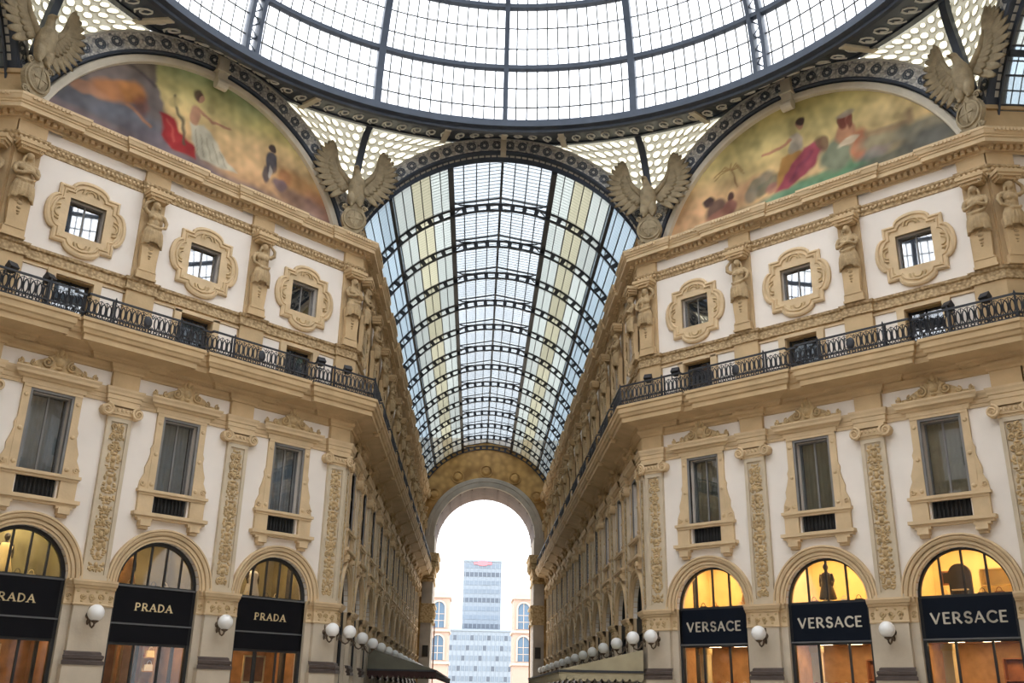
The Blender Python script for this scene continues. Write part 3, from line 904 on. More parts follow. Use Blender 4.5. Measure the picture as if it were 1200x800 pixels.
# eagles on the corners of the cornice
def eagle_body():
    g = G()
    g.ell((0, -.30, 2.75), (.44, .38, .80), 14, 10, R3(.12))
    g.ell((0, -.40, 3.05), (.40, .34, .45), 12, 8)
    for s in (-1, 1): g.ell((s * .24, -.36, 2.12), (.22, .24, .42), 10, 7, R3(0, s * .12)); g.tube([(s * .24, -.42, 1.9), (s * .24, -.5, 1.62)], .08, 6)
    g.tube([(0, -.36, 3.3), (-.06, -.42, 3.6), (-.10, -.46, 3.78)], [.26, .2, .17], 10)
    g.ell((-.12, -.50, 3.86), (.17, .22, .17), 10, 7)
    g.tube([(-.14, -.68, 3.86), (-.16, -.84, 3.82), (-.17, -.88, 3.72)], [.09, .06, .015], 6)
    for i in range(5):
        a = -.5 + .25 * i; g.ell((math.sin(a) * .35, -.02, 1.75), (.10, .05, .50), 7, 5, R3(0, -a))
    return remeshed(g, 'body', 'bronze_stone', .05)
def eagle_wing(s):
    def fn():
        g = G(); random.seed(3)
        sh, el, ti = Vector((.30, 0, 3.05)), Vector((.85, .05, 3.75)), Vector((1.15, .05, 4.45))
        k = 12
        for i in range(k):
            t = i / (k - 1)
            root = sh.lerp(el, t * 2) if t < .5 else el.lerp(ti, t * 2 - 1)
            ang = -.75 + 2.05 * t                                      # direction in the wing plane from down-out to up-out
            ln = .85 + .75 * math.sin(pi * (.25 + .65 * t))
            d = Vector((math.cos(ang), 0, math.sin(ang)))
            c = root + d * ln * .45
            g.ell((s * c.x, c.y - .02 * i * .4, c.z), (ln * .55, .05, .19), 8, 6, R3(0, -ang if s > 0 else ang))
            c2 = root + d * ln * .2
            g.ell((s * c2.x, c2.y - .08, c2.z), (ln * .30, .06, .17), 7, 5, R3(0, -ang if s > 0 else ang))
        g.tube([(s * .2, -.12, 2.95), (s * el.x, -.08, el.z), (s * ti.x, -.06, ti.z)], [.18, .13, .06], 8)
        return g
    return fn
def eagle_shield():
    g = G()
    ol = [(.62 * math.sin(a) * (1 + .08 * math.cos(4 * a)), .85 * math.cos(a) * (1 + .06 * math.cos(6 * a))) for a in [2 * pi * i / 28 for i in range(28)]]
    g.prism([(x, .98 + z) for x, z in ol], .1, .34)
    g.dome(0, .98, .34, .46, .64, .16, 20)
    g.arcring(0, .98, [(.50, .34), (.50, .42), (.58, .42), (.60, .34)], 0, 2 * pi, 24)
    for s in (-1, 1):
        g.spiral(s * .5, 1.65, .3, .18, 1.5, .06, 0, s, 12); g.spiral(s * .5, .28, .3, .16, 1.5, .06, 0, -s, 12)
    g.box(-.04, .04, .48, .52, .5, 1.5); g.box(-.35, .35, .48, .51, .94, 1.02)
    g.box(-.5, .5, .0, .4, 0, .16)
    return g
EB = eagle_body()
def put_eagle(x, y, label, fwd=.15):
    a = math.atan2(YC - y, -x)                                            # towards the octagon centre
    d = Vector((math.cos(a), math.sin(a)))
    t = link('eagle_statue', None, None, (x + d.x * fwd, y + d.y * fwd, 23.58), a + pi / 2, label=label, category='statue', group='eagles at the corners of the octagon')
    part('body', EB, None, t)
    part('wing', shared('wing|l', eagle_wing(-1), 'bronze_stone', True), None, t)
    part('wing', shared('wing|r', eagle_wing(1), 'bronze_stone', True), None, t)
    part('shield', shared('shield', eagle_shield, 'bronze_stone', False), None, t)
put_eagle(-XC - .72, -.15, 'stone eagle on a shield between the red-cloaked mural and the long glass vault', .6)
put_eagle(XC + .72, -.15, 'stone eagle on a shield between the long glass vault and the palm-tree mural', .6)
put_eagle(-XO, YO, 'stone eagle on a shield at the side arcade end of the red-cloaked mural')
put_eagle(XO, YO, 'stone eagle on a shield at the side arcade end of the palm-tree mural')

# ------------------------------------------------------------------ globe wall lamps
def lamp_plate():
    g = G(); g.tube([(0, 0, 4.12), (0, -.06, 4.12)], .13, 10); g.tube([(0, -.06, 4.12), (0, -.12, 4.12)], [.09, .05], 8); g.dome(0, 4.34, 0, .05, .12, .04); g.dome(0, 3.9, 0, .06, .12, .04)
    return g
def lamp_arm():
    g = G()
    g.tube([(0, -.08, 4.12), (0, -.16, 3.92), (0, -.28, 3.74), (0, -.42, 3.68), (0, -.54, 3.74), (0, -.58, 3.88)], [.035, .04, .035, .035, .035, .03], 6)
    pts = [(0, -.12 - .12 * math.sin(t), 3.95 + .1 * math.cos(t)) for t in [2 * pi * i / 10 for i in range(10)]]
    g.tube(pts, .02, 5)
    return g
def lamp_cup():
    g = G(); g.rev([(.03, 3.80), (.06, 3.84), (.13, 3.88), (.15, 3.92), (.10, 3.94)], (0, -.58, 0), 10); return g
def lamp_globe():
    g = G(); g.ell((0, -.58, 4.20), (.30, .30, .30), 20, 14); return g
def put_lamp(W, u, label, group):
    t = link('globe_wall_lamp', None, None, W.at(u, .18, 0), W.rz, label=label, category='lamp', group=group)
    part('wall_plate', shared('wall_plate', lamp_plate, 'brass', True), None, t)
    part('arm', shared('arm|lamp', lamp_arm, 'brass', True), None, t)
    part('cup', shared('cup', lamp_cup, 'brass', True), None, t)
    part('globe', shared('globe', lamp_globe, 'globe', True), None, t)
LW = ('at the arcade corner', 'one pier from the arcade corner', 'two piers from the arcade corner')
for key, W in (('L', WL), ('R', WR)):
    for i in range(3):
        a = W.axes[3 - i] if key == 'L' else W.axes[i]
        put_lamp(W, a, 'white globe lamp by %s, %s' % (FAC[key][0], LW[i]), 'globe lamps of the octagon')
for key, W in (('L', AL), ('R', AR)):
    for k, a in enumerate(W.axes if key == 'L' else W.axes[::-1]): put_lamp(W, a, '%s white globe lamp into the arcade along the side of the %s awning' % (ORD[k], 'dark' if key == 'L' else 'beige'), 'arcade globe lamps ' + key)

# ------------------------------------------------------------------ balcony railings
def rail_panel(l):
    def fn():
        g = G(); k = max(1, round(l / .235)); st = l / k
        for i in range(k):
            u = st * (i + .5)
            med = abs(u - l / 2) < .26 and l > 2.7
            if not med:
                pts = [(u + .085 * math.cos(t), -1.03, 15.58 + .26 * math.sin(t)) for t in [2 * pi * j / 12 for j in range(13)]]
                g.tube(pts, .028, 4, cap=False)
                g.tube([(u + st / 2, -1.03, 15.22), (u + st / 2, -1.03, 15.95)], .02, 4)
            pts = [(u + .07 * math.cos(t), -1.03, 15.20 + .07 * math.sin(t)) for t in [2 * pi * j / 8 for j in range(9)]]
            g.tube(pts, .03, 4, cap=False)
            g.tube([(u - .09, -1.03, 15.93), (u, -1.03, 15.86), (u + .09, -1.03, 15.93)], .015, 4)
        if l > 2.7:
            c = l / 2
            g.dome(c, 15.56, 1.02, .19, .27, .07, 12)
            for s in (-1, 1):
                g.spiral(c + s * .2, 15.8, 1.03, .09, 1.3, .02, 0, s, 10); g.spiral(c + s * .2, 15.34, 1.03, .09, 1.3, .02, 0, -s, 10)
        return g
    return fn
def rail_post():
    g = G(); g.box(-.03, .03, 1.0, 1.06, 15.05, 16.1); g.tube([(0, -1.03, 16.1), (0, -1.03, 16.18)], [.04, .01], 6); return g
def railing(W, label, group=None):
    t = link('balcony_railing', None, None, (W.ox, W.oy, 0), W.rz, label=label, category='railing', group=group)
    path = ress(W.L, W.axes, 1.42, .22)
    for nm, z0, z1 in (('top_rail', 15.99, 16.07), ('bottom_rail', 15.06, 15.13), ('middle_rail', 15.27, 15.32)):
        g = G(); g.sweep(path, [(1.0, z0), (1.06, z0), (1.06, z1), (1.0, z1), (1.0, z0)], W.m0, W.m1)
        part(nm, g, 'iron', t)
    segs = [(p, q) for p, q in zip(path[:-1], path[1:]) if abs(p[1] - q[1]) < 1e-6]
    for (a, d), (b, _) in segs:
        lo, hi = a, b
        if a < .01: lo = W.m0 * (1.03 + d)
        if b > W.L - .01: hi = W.L + W.m1 * (1.03 + d)
        l = round(hi - lo, 3)
        # the ressaut returns move the corner posts by the rail offset
        part('baluster_panel', shared('baluster_panel|%.3f' % l, rail_panel(l), 'iron'), None, t, (lo, -d, 0))
        part('post', shared('post|rail', rail_post, 'iron'), None, t, (lo, -d, 0)); part('post', shared('post|rail', rail_post, 'iron'), None, t, (hi, -d, 0))
railing(WL, 'black iron balcony railing above the dark-glazed shops')
railing(WR, 'black iron balcony railing above the gold-lit shops')
railing(AL, 'black iron balcony railing along the long arcade over dark awnings')
railing(AR, 'black iron balcony railing along the long arcade over a beige awning')
railing(SL, 'black iron balcony railing of the side arcade past the dark-glazed shops')
railing(SR, 'black iron balcony railing of the side arcade past the gold-lit shops')

# floodlights standing on the balconies
def flood_head():
    g = G(); M = Matrix.Rotation(-.7, 3, 'X')
    vs = []
    for (y, w, h) in ((-.20, .19, .16), (.06, .17, .14), (.18, .09, .09)):
        for x, z in ((-w, -h), (w, -h), (w, h), (-w, h)):
            p = M @ Vector((x, y, z)); vs.append((p.x, p.y, p.z + 1.28))
    g.add(vs, [(0, 1, 2, 3), (11, 10, 9, 8)] + [(4 * r + i, 4 * r + (i + 1) % 4, 4 * r + 4 + (i + 1) % 4, 4 * r + 4 + i) for r in (0, 1) for i in range(4)])
    return g
def flood_yoke():
    g = G()
    for s in (-1, 1): g.box(s * .21 - .015, s * .21 + .015, -.03, .03, .98, 1.3)
    g.box(-.22, .22, -.03, .03, .96, 1.0); g.tube([(0, 0, 0), (0, 0, .98)], .03, 6); g.box(-.12, .12, -.12, .12, 0, .03)
    return g
def flood(W, u, label, tw):
    t = link('floodlight', None, None, W.at(u, .62, 15.06), W.rz + tw, label=label, category='floodlight', group='black floodlights on the balconies')
    part('lamp_head', shared('lamp_head', flood_head, 'iron'), None, t)
    part('yoke', shared('yoke', flood_yoke, 'iron'), None, t)
for key, W in (('L', WL), ('R', WR)):
    for d, tw, wd in ((.75, .3, 'at the long arcade corner'), (2.35, .2, 'beside the long arcade bay'), (15.2, -.4, 'beside the side arcade bay'), (16.6, -.3, 'at the side arcade corner')):
        u = W.L - d if key == 'L' else d
        flood(W, u, 'small black floodlight on the balcony of %s, %s' % (FAC[key][0], wd), tw if key == 'R' else -tw)

# ------------------------------------------------------------------ shop signs
def arc(cx, cz, rx, rz, a0, a1, k=10): return [(cx + rx * math.cos(a0 + (a1 - a0) * i / k), cz + rz * math.sin(a0 + (a1 - a0) * i / k)) for i in range(k + 1)]
LET = {
 'P': (.66, [([(.1, 0), (.1, 1)], 1), ([(.1, 1), (.32, 1)] + arc(.32, .74, .28, .26, pi / 2, -pi / 2) + [(.1, .48)], .8)], [(.1, 0)]),
 'R': (.78, [([(.1, 0), (.1, 1)], 1), ([(.1, 1), (.32, 1)] + arc(.32, .74, .28, .26, pi / 2, -pi / 2) + [(.1, .48)], .8), ([(.34, .48), (.72, 0)], 1)], [(.1, 0), (.72, 0)]),
 'A': (.84, [([(.04, 0), (.42, 1)], .6), ([(.42, 1), (.80, 0)], 1), ([(.17, .34), (.67, .34)], .6)], [(.04, 0), (.80, 0)]),
 'D': (.82, [([(.1, 0), (.1, 1)], 1), ([(.1, 1), (.30, 1)] + arc(.30, .5, .46, .5, pi / 2, -pi / 2, 14) + [(.1, 0)], .8)], []),
 'V': (.84, [([(.04, 1), (.42, 0)], 1), ([(.42, 0), (.80, 1)], .7)], []),
 'E': (.62, [([(.1, 0), (.1, 1)], 1), ([(.1, 1), (.58, 1)], .8), ([(.1, .52), (.52, .52)], .8), ([(.1, 0), (.58, 0)], .8)], []),
 'S': (.64, [(arc(.34, .75, .25, .25, .35, pi * 1.5, 12) + arc(.34, .25, .26, .25, pi / 2, -pi * .9, 12)[1:], .95)], []),
 'C': (.80, [(arc(.48, .5, .42, .5, .75, 2 * pi - .75, 18), .95)], []),
}
def lettering(text, width, h, zc, n, gap, t, serif):
    def fn():
        adv = sum(LET[c][0] for c in text) + gap * (len(text) - 1)
        k = width / adv; g = G(); x = -width / 2
        for c in text:
            w, strokes, ser = LET[c]
            def P(p): return (x + p[0] * k, zc - h / 2 + p[1] * h)
            for pts, th in strokes:
                hw = t * th / 2
                for a, b in zip(pts[:-1], pts[1:]):
                    a, b = Vector(P(a)), Vector(P(b)); d = (b - a)
                    if d.length < 1e-6: continue
                    d.normalize(); o = Vector((-d.y, d.x)) * hw; a2, b2 = a - d * hw * .5, b + d * hw * .5
                    g.prism([tuple(a2 - o), tuple(b2 - o), tuple(b2 + o), tuple(a2 + o)], n, n + .04)
            if serif:
                for sx, sz in ser:
                    q = P((sx, sz)); g.prism([(q[0] - t * 1.1, q[1] - t * .3), (q[0] + t * 1.1, q[1] - t * .3), (q[0] + t * 1.1, q[1] + t * .15), (q[0] - t * 1.1, q[1] + t * .15)], n, n + .04)
            x += (w + gap) * k
        return g
    return fn
def sign_board(z0, z1):
    def fn():
        g = G(); g.box(-1.75, 1.75, -.34, -.16, z0, z1); return g
    return fn
def sign_trim(zs):
    def fn():
        g = G()
        for z in zs: g.box(-1.745, 1.745, -.2, -.13, z, z + .06)
        return g
    return fn
for key, W in (('L', WL), ('R', WR)):
    for i in range(3):
        u = W.bays[2 - i] if key == 'L' else W.bays[i]
        if key == 'L':
            t = link('shop_sign', None, None, W.at(u), W.rz, label='black shop sign with small gilt serif lettering, bay ' + bayword(i), category='sign', group='black shop signs with serif lettering')
            part('board', shared('board|l', sign_board(3.98, 5.36), 'black_sign'), None, t)
            part('lower_board', shared('lower_board', sign_board(3.26, 3.92), 'black_sign'), None, t)
            part('trim_strip', shared('trim_strip|l', sign_trim((3.92,)), 'grey_strip'), None, t); part('trim_strip', shared('trim_strip|t', sign_trim((5.33,)), 'grey_strip'), None, t)
            part('lettering', shared('lettering|p', lettering('PRADA', 1.56, .265, 4.60, -.17, .26, .052, True), 'gold_letter'), None, t)
        else:
            t = link('shop_sign', None, None, W.at(u), W.rz, label='navy shop sign with large pale lettering, bay ' + bayword(i), category='sign', group='navy shop signs with sans lettering')
            part('board', shared('board|r', sign_board(3.88, 5.34), 'navy_sign'), None, t)
            part('trim_strip', shared('trim_strip|r', sign_trim((3.82,)), 'grey_strip'), None, t)
            part('lettering', shared('lettering|v', lettering('VERSACE', 2.70, .37, 4.60, -.17, .22, .075, False), 'pale_letter'), None, t)

# ------------------------------------------------------------------ shop rooms behind the glass
RN = [0]
def room(W, u, up_wall, low_wall, lamp_up, lamp_low, label):
    RN[0] += 1
    r = link('shop_room_%d' % RN[0], None, None, W.at(u), W.rz, kind='structure', label=label, category='room')
    for nm, z0, z1, mt in (('upper_room', 5.3, 7.75, up_wall), ('lower_room', 0, 3.86, low_wall)):
        g = G(); w = 2.35
        g.box(-w, w, -3.9, -3.8, z0, z1); g.box(-w - .1, -w, -3.9, -.6, z0, z1); g.box(w, w + .1, -3.9, -.6, z0, z1)
        g.box(-w, w, -3.9, -.6, z1, z1 + .1); g.box(-w, w, -3.9, -.62, z0 - .06, z0)
        part(nm, g, mt, r)
    g = G(); g.box(-1.9, 1.9, -3.85, -.30, 3.9, 5.2); part('floor_slab', g, 'dark_room', r)
    if lamp_up == 'strip':
        for k in range(4):
            g = G(); g.box(-1.9, 1.9, -3.4 + .75 * k, -3.3 + .75 * k, 7.66, 7.74); part('ceiling_light', g, 'strip_lamp', r)
    else:
        for k in (-1, 0, 1):
            g = G(); g.box(k * 1.35 - .4, k * 1.35 + .4, -2.6, -1.8, 7.68, 7.74); part('ceiling_light', g, lamp_up, r)
    for k in (-1, 0, 1):
        g = G(); g.box(k * 1.3 - .3, k * 1.3 + .3, -2.4, -1.6, 3.845, 3.858); part('ceiling_light', g, lamp_low, r)
    return r
def item(name, W, u, n, z, parts, label, cat, group=None):
    t = link(name, None, None, W.at(u, n, z), W.rz, label=label, category=cat, group=group)
    for pn, g, mt, sm in parts: part(pn, g, mt, t, (0, 0, 0), sm)
    return t
def g_of(*ops):
    g = G()
    for op in ops: getattr(g, op[0])(*op[1:])
    return g
def picture(W, u, n, z, w, h, fm, cm, label):
    fr = g_of(('box', -w, -w + .07, 0, .06, 0, h), ('box', w - .07, w, 0, .06, 0, h), ('box', -w, w, 0, .06, 0, .07), ('box', -w, w, 0, .06, h - .07, h))
    item('picture_frame', W, u, n, z, [('frame', fr, fm, False), ('canvas', g_of(('box', -w + .07, w - .07, 0, .02, .07, h - .07)), cm, False)], label, 'picture')
def shelf(W, u, n, z, w, h, rows, mt, label):
    sides = g_of(('box', -w, -w + .05, 0, .35, 0, h), ('box', w - .05, w, 0, .35, 0, h), ('box', -w, w, 0, .02, 0, h))
    ps = [('case', sides, mt, False)] + [('shelf', g_of(('box', -w + .05, w - .05, .02, .34, h * k / rows, h * k / rows + .04)), mt, False) for k in range(rows + 1)]
    return item('display_shelf', W, u, n, z, ps, label, 'shelf')
def mannequin(W, u, n, z, mt, cloth, label):
    g = G()
    g.ell((0, 0, 1.62), (.11, .13, .15), 10, 8); g.tube([(0, 0, 1.36), (0, 0, 1.52)], .055, 8)
    g.ell((0, 0, 1.18), (.22, .13, .26), 12, 8); g.ell((0, 0, .92), (.18, .13, .22), 12, 8)
    for s in (-1, 1):
        g.tube([(s * .22, 0, 1.34), (s * .30, .02, 1.08), (s * .27, -.06, .82)], [.07, .055, .04], 8)
        g.tube([(s * .10, 0, .85), (s * .11, 0, .45), (s * .11, 0, .04)], [.10, .07, .045], 8)
    body = remeshed(g, 'mannequin_body', mt, .03)
    t = link('mannequin', None, None, W.at(u, n, z), W.rz, label=label, category='mannequin')
    part('body', body, None, t)
    gc = G(); gc.rev([(.16, 1.38), (.25, 1.25), (.21, 1.0), (.25, .8), (.36, .35), (.34, .3)], (0, 0, 0), 16)
    part('dress', gc, cloth, t, (0, 0, 0), True)
def handbag(W, u, n, z, mt, label, group):
    g = G(); g.taper(0, .2, .16, .26, .16, .10)
    h = G(); h.tube([(.1 * math.cos(a), -.08, .25 + .16 * math.sin(a)) for a in [pi * i / 8 for i in range(9)]], .014, 5)
    item('handbag', W, u, n, z, [('bag_body', g, mt, False), ('handle', h, mt, True)], label, 'handbag', group)
for i in range(3):
    u = WL.bays[2 - i]
    room(WL, u, 'olive_wall', 'wood_mid', 'strip' if i == 2 else 'warm_lamp_dim', 'warm_lamp_dim', 'dim wood-panelled shop interior, bay ' + bayword(i))
    u = WR.bays[i]
    room(WR, u, 'gold_wall', 'wood_tan', 'warm_lamp', 'warm_lamp_dim', 'glowing gold shop interior, bay ' + bayword(i))
# dim shops
uL = WL.bays[::-1]
for i, u in enumerate(uL):
    shelf(WL, u - 1.2, -3.7, 5.3, .55, 2.0, 4, 'wood_tan', 'wooden shelf behind the fanlight of the dim shop, bay ' + bayword(i))
    for k, (du, mt) in enumerate(((-1.35, 'red_cloth'), (-.9, 'white_cloth'), (-.6, 'gold_pale'), (.4, 'mannequin'), (.9, 'gold_pale'))):
        handbag(WL, u + du, -3.5 if du < -.8 else -1.3, 5.85 if du < -.8 else 5.3, mt, '%s handbag behind the fanlight of the dim shop, bay %s' % ({'red_cloth': 'red', 'white_cloth': 'white', 'gold_pale': 'gold', 'mannequin': 'black'}[mt], bayword(i)), 'handbags behind the dim fanlights')
    mannequin(WL, u + .1 - .5 * (i % 2), -2.0, 5.3, 'mannequin', ('white_cloth', 'wood_tan', 'gold_pale')[i], 'dressed mannequin behind the fanlight of the dim shop, bay ' + bayword(i))
    if i != 1: picture(WL, u + (.35 if i == 0 else -.1), -1.6, 1.9, .55, 1.15, 'gold_pale', 'wood_red', 'gilt square frame in the display window, bay ' + bayword(i))
    else:
        for du in (-.95, .2):
            g = g_of(('box', -.5, .5, 0, .1, 0, 3.4)); h = g_of(('box', -.40, .40, .1, .13, .3, 3.2))
            item('wall_panel', WL, u + du, -1.9, .1, [('body', g, 'wood_tan', False), ('inset', h, 'wood_red', False)], 'tall red-brown wooden panel in the middle display window of the dim shops', 'panel', 'wooden panels of the middle display window')
for i, u in enumerate(uL):
    sh = shelf(WL, u + (-1.15 if i != 1 else 1.35), -3.3, .05, .5, 3.3, 6, 'wood_tan', 'lit wooden display shelf low in the dim shop, bay ' + bayword(i))
    for k in range(4): handbag(WL, u + (-1.4 if i != 1 else 1.15) + .5 * (k % 2), -3.15, .05 + 3.3 * (4 if k < 2 else 5) / 6 + .045, ('gold_pale', 'white_cloth', 'red_cloth', 'gold_pale')[k], '%s handbag on the lit shelf of the dim shop, bay %s' % (('gold', 'white', 'red', 'gold')[k], bayword(i)), 'handbags on the lit shelves')
    for du in (-1.58, -.05, 1.45):
        item('door_post', WL, u + du, -1.0, .05, [('post_body', g_of(('box', -.06, .06, 0, .1, 0, 3.6)), 'frame_dark', False), ('post_cap', g_of(('box', -.09, .09, -.03, .13, 3.45, 3.6)), 'brass', False)], 'slim dark door post behind the dim display glass, bay ' + bayword(i), 'post', 'door posts of the dim shops')
# gold shops
for i, u in enumerate(WR.bays):
    g = g_of(('box', -.18, .18, 0, .36, 0, 3.7)); h = g_of(('box', -.22, .22, -.02, .40, 0, .25), ('box', -.22, .22, -.02, .40, 3.45, 3.7))
    item('display_column', WR, u - 1.35, -1.75, .05, [('shaft', g, 'gold_pale', False), ('bands', h, 'gold_wall', False)], 'pale square column inside the gold-lit shop, bay ' + bayword(i), 'column')
    shelf(WR, u + .9, -3.6, .05, .9, 3.2, 4, 'wood_red', 'brown display shelf inside the gold-lit shop, bay ' + bayword(i))
    for k in range(7):
        handbag(WR, u - 1.1 + .42 * k, -.9, 1.91, 'red_cloth' if k % 2 == 0 else 'white_cloth', '%s handbag on the display table of the gold-lit shop, bay %s' % ('red' if k % 2 == 0 else 'white', bayword(i)), 'handbags along the gold-lit displays')
    t = g_of(('box', -1.3, 1.5, 0, .5, 1.75, 1.85))
    item('display_table', WR, u, -1.2, .05, [('top', t, 'wood_red', False), ('leg', g_of(('box', -1.25, -1.15, .1, .4, 0, 1.75)), 'wood_red', False), ('leg', g_of(('box', 1.35, 1.45, .1, .4, 0, 1.75)), 'wood_red', False)], 'long display table carrying handbags in the gold-lit shop, bay ' + bayword(i), 'table')
    for k, du in enumerate((-1.0, -.4, .35, .95)):
        if i == 2 and k == 1: continue
        handbag(WR, u + du, -1.1, 5.3, ('mannequin', 'wood_red', 'gold_pale', 'white_cloth')[(k + i) % 4], '%s handbag behind the gold-lit fanlight, bay %s' % (('black', 'brown', 'gold', 'white')[(k + i) % 4], bayword(i)), 'handbags behind the gold fanlights')
mannequin(WR, WR.bays[1] - .45, -1.2, 5.3, 'mannequin', 'mannequin', 'dark mannequin behind the middle gold-lit fanlight')
mannequin(WR, WR.bays[0] + .9, -1.8, 5.3, 'wood_tan', 'wood_tan', 'tan mannequin behind the gold-lit fanlight beside the long arcade')
u = WR.bays[2]
a = [(-.42, 0), (.42, 0)] + [(.42 * math.cos(t), 1.0 + .42 * math.sin(t)) for t in [pi * k / 10 for k in range(11)]]
item('arched_niche', WR, u - .55, -1.6, 5.3, [('arch_panel', g_of(('prism', a, 0, .15)), 'mannequin', False), ('shelf', g_of(('box', -.3, .3, .15, .3, .4, .45)), 'gold_pale', False)], 'dark arched niche behind the gold-lit fanlight beside the side arcade', 'niche')
picture(WR, u - 1.25, -2.2, 6.0, .25, .55, 'wood_red', 'mannequin', 'small dark picture behind the gold-lit fanlight beside the side arcade')
shelf(WR, u + .7, -2.4, 5.3, .7, 1.2, 2, 'gold_pale', 'pale shelf behind the gold-lit fanlight beside the side arcade')

# ------------------------------------------------------------------ glass dome over the octagon
R0, Z0, HD, DA = 17.4, 29.78, 17.4, math.radians(11.05)
PHC = pi / 8
def dpt(a, ph, off=0.): r = (R0 + off) * math.cos(a); return Vector((r * math.sin(ph), r * math.cos(ph), Z0 + (HD + off) * math.sin(a)))
phis = []
for k in range(4):
    b = k * pi / 2
    phis += [(b - PHC, 'corner'), (b, 'axis'), (b + PHC, 'corner'), (b + pi / 4, 'pair')]
phis.sort()
NB = 7
dome = link('glass_dome', None, None, (0, YC, 0), 0, label='great round glass dome with dark ribs and rings over the octagon', category='dome')
def curved_bar(a0, a1, w, d, k=14, off=-.25, ph0=0.):
    g = G(); vs = []; fs = []
    for i in range(k + 1):
        a = a0 + (a1 - a0) * i / k
        for o, s in ((off, -1), (off, 1), (off + d, 1), (off + d, -1)):
            p = dpt(a, 0, o); vs.append((p.x + s * w / 2 + ph0, p.y, p.z))
    for i in range(k):
        for j in range(4): fs.append((i * 4 + j, i * 4 + (j + 1) % 4, i * 4 + 4 + (j + 1) % 4, i * 4 + 4 + j))
    g.add(vs, fs); return g
def rib_corner(): return curved_bar(0, NB * DA, .36, .5)
def rib_axis(): return curved_bar(0, NB * DA, .26, .42)
def rib_pair():
    g = curved_bar(0, NB * DA, .20, .45, ph0=-.28); h = curved_bar(0, NB * DA, .20, .45, ph0=.28); g.add(h.v, h.f)
    k = 60
    for i in range(k):
        a = NB * DA * i / k; b = NB * DA * (i + 1) / k; s = 1 if i % 2 else -1
        p, q = dpt(a, 0, -.1), dpt(b, 0, -.1)
        g.tube([(p.x + s * .2, p.y, p.z), (q.x - s * .2, q.y, q.z)], .04, 4)
    return g
for ph, kind in phis:
    o = part('rib', shared('rib|' + kind, {'corner': rib_corner, 'axis': rib_axis, 'pair': rib_pair}[kind], 'slate_iron'), None, dome)
    o.rotation_euler = (0, 0, -ph)
def ringmesh(r, z, pr):
    g = G(); k = 128; vs = []; fs = []; m = len(pr)
    for i in range(k):
        t = 2 * pi * i / k
        for dr, dz in pr: vs.append(((r + dr) * math.sin(t), (r + dr) * math.cos(t), z + dz))
    for i in range(k):
        for j in range(m): fs.append((i * m + j, i * m + (j + 1) % m, ((i + 1) % k) * m + (j + 1) % m, ((i + 1) % k) * m + j))
    g.add(vs, fs); return g
for b in range(1, NB + 1):
    a = b * DA; part('ring', ringmesh(R0 * math.cos(a), Z0 + HD * math.sin(a), [(-.22, -.12), (.12, -.12), (.12, .12), (-.22, .12)]), 'slate_iron', dome)
part('base_ring', ringmesh(R0, Z0, [(-.28, -.18), (-.28, .22), (.35, .25), (.45, -.12), (.30, -.32), (.05, -.34), (.02, -.22)]), 'slate_iron', dome)
AZ, ARI, ARO = 21.3, 8.5, 9.5                 # arches of the vault mouths
LZ, LR = 21.6, 8.05                            # arches of the lunettes
LO = LR + 1.5
ZSP = 30.4                                     # top of the pierced spandrels
def rim(ph):
    """outer edge of the band under the ring: follows the crowns of the arches, level above the spandrels"""
    p4 = (ph + pi / 4) % (pi / 2) - pi / 4       # angle from the nearest arcade axis
    da = .72 - YC
    df = math.hypot(XC + LF * Q / 2, LF * Q / 2 + XC) + 1.0
    q4 = abs(p4) - pi / 4
    xa, xf = da * math.tan(abs(p4)), df * math.tan(q4)
    za = AZ + math.sqrt(max(0, ARO ** 2 - xa * xa)); zf = LZ + math.sqrt(max(0, LO ** 2 - xf * xf))
    pa = math.atan(math.sqrt(ARO ** 2 - (ZSP - AZ) ** 2) / da); pf = pi / 4 - math.atan(math.sqrt(LO ** 2 - (ZSP - LZ) ** 2) / df)
    if abs(p4) <= pa: return da / math.cos(p4), za
    if abs(p4) >= pf: return df / math.cos(q4), zf
    t = (abs(p4) - pa) / (pf - pa); return da / math.cos(pa) * (1 - t) + df / math.cos(pf - pi / 4) * t, ZSP
def band_pt(ph, q, d=0.):
    ro, zo = rim(ph); r = R0 + .3 + (ro - R0 - .3) * q; return Vector((r * math.sin(ph), r * math.cos(ph), Z0 - .26 + (zo - Z0 + .26) * q + d))
def strip(q0, q1, d0, d1, k=400):
    g = G(); vs = []
    for i in range(k):
        t = 2 * pi * i / k; vs += [band_pt(t, q0, d0), band_pt(t, q1, d0), band_pt(t, q1, d1), band_pt(t, q0, d1)]
    g.add(vs, [(i * 4 + j, i * 4 + (j + 1) % 4, ((i + 1) % k) * 4 + (j + 1) % 4, ((i + 1) % k) * 4 + j) for i in range(k) for j in range(4)]); return g
part('soffit_band', strip(0, 1, 0, .15), 'slate_iron', dome)
part('soffit_moulding', strip(.74, .82, -.10, .1), 'slate_iron', dome)
g = G()                                                          # running scrolls of the soffit band
for k in range(150):
    t = 2 * pi * k / 150; pts = []
    for i in range(11):
        q = i / 10; a = pi / 2 + q * 2 * pi * 1.25; r = .27 * (1 - .62 * q)
        pts.append(band_pt(t + r * math.cos(a) / 18, .42 + r * .95 * math.sin(a), -.03))
    g.tube(pts, .05, 4)
part('scroll_band', g, 'scroll_pale', dome, kind='stuff')
g = G()
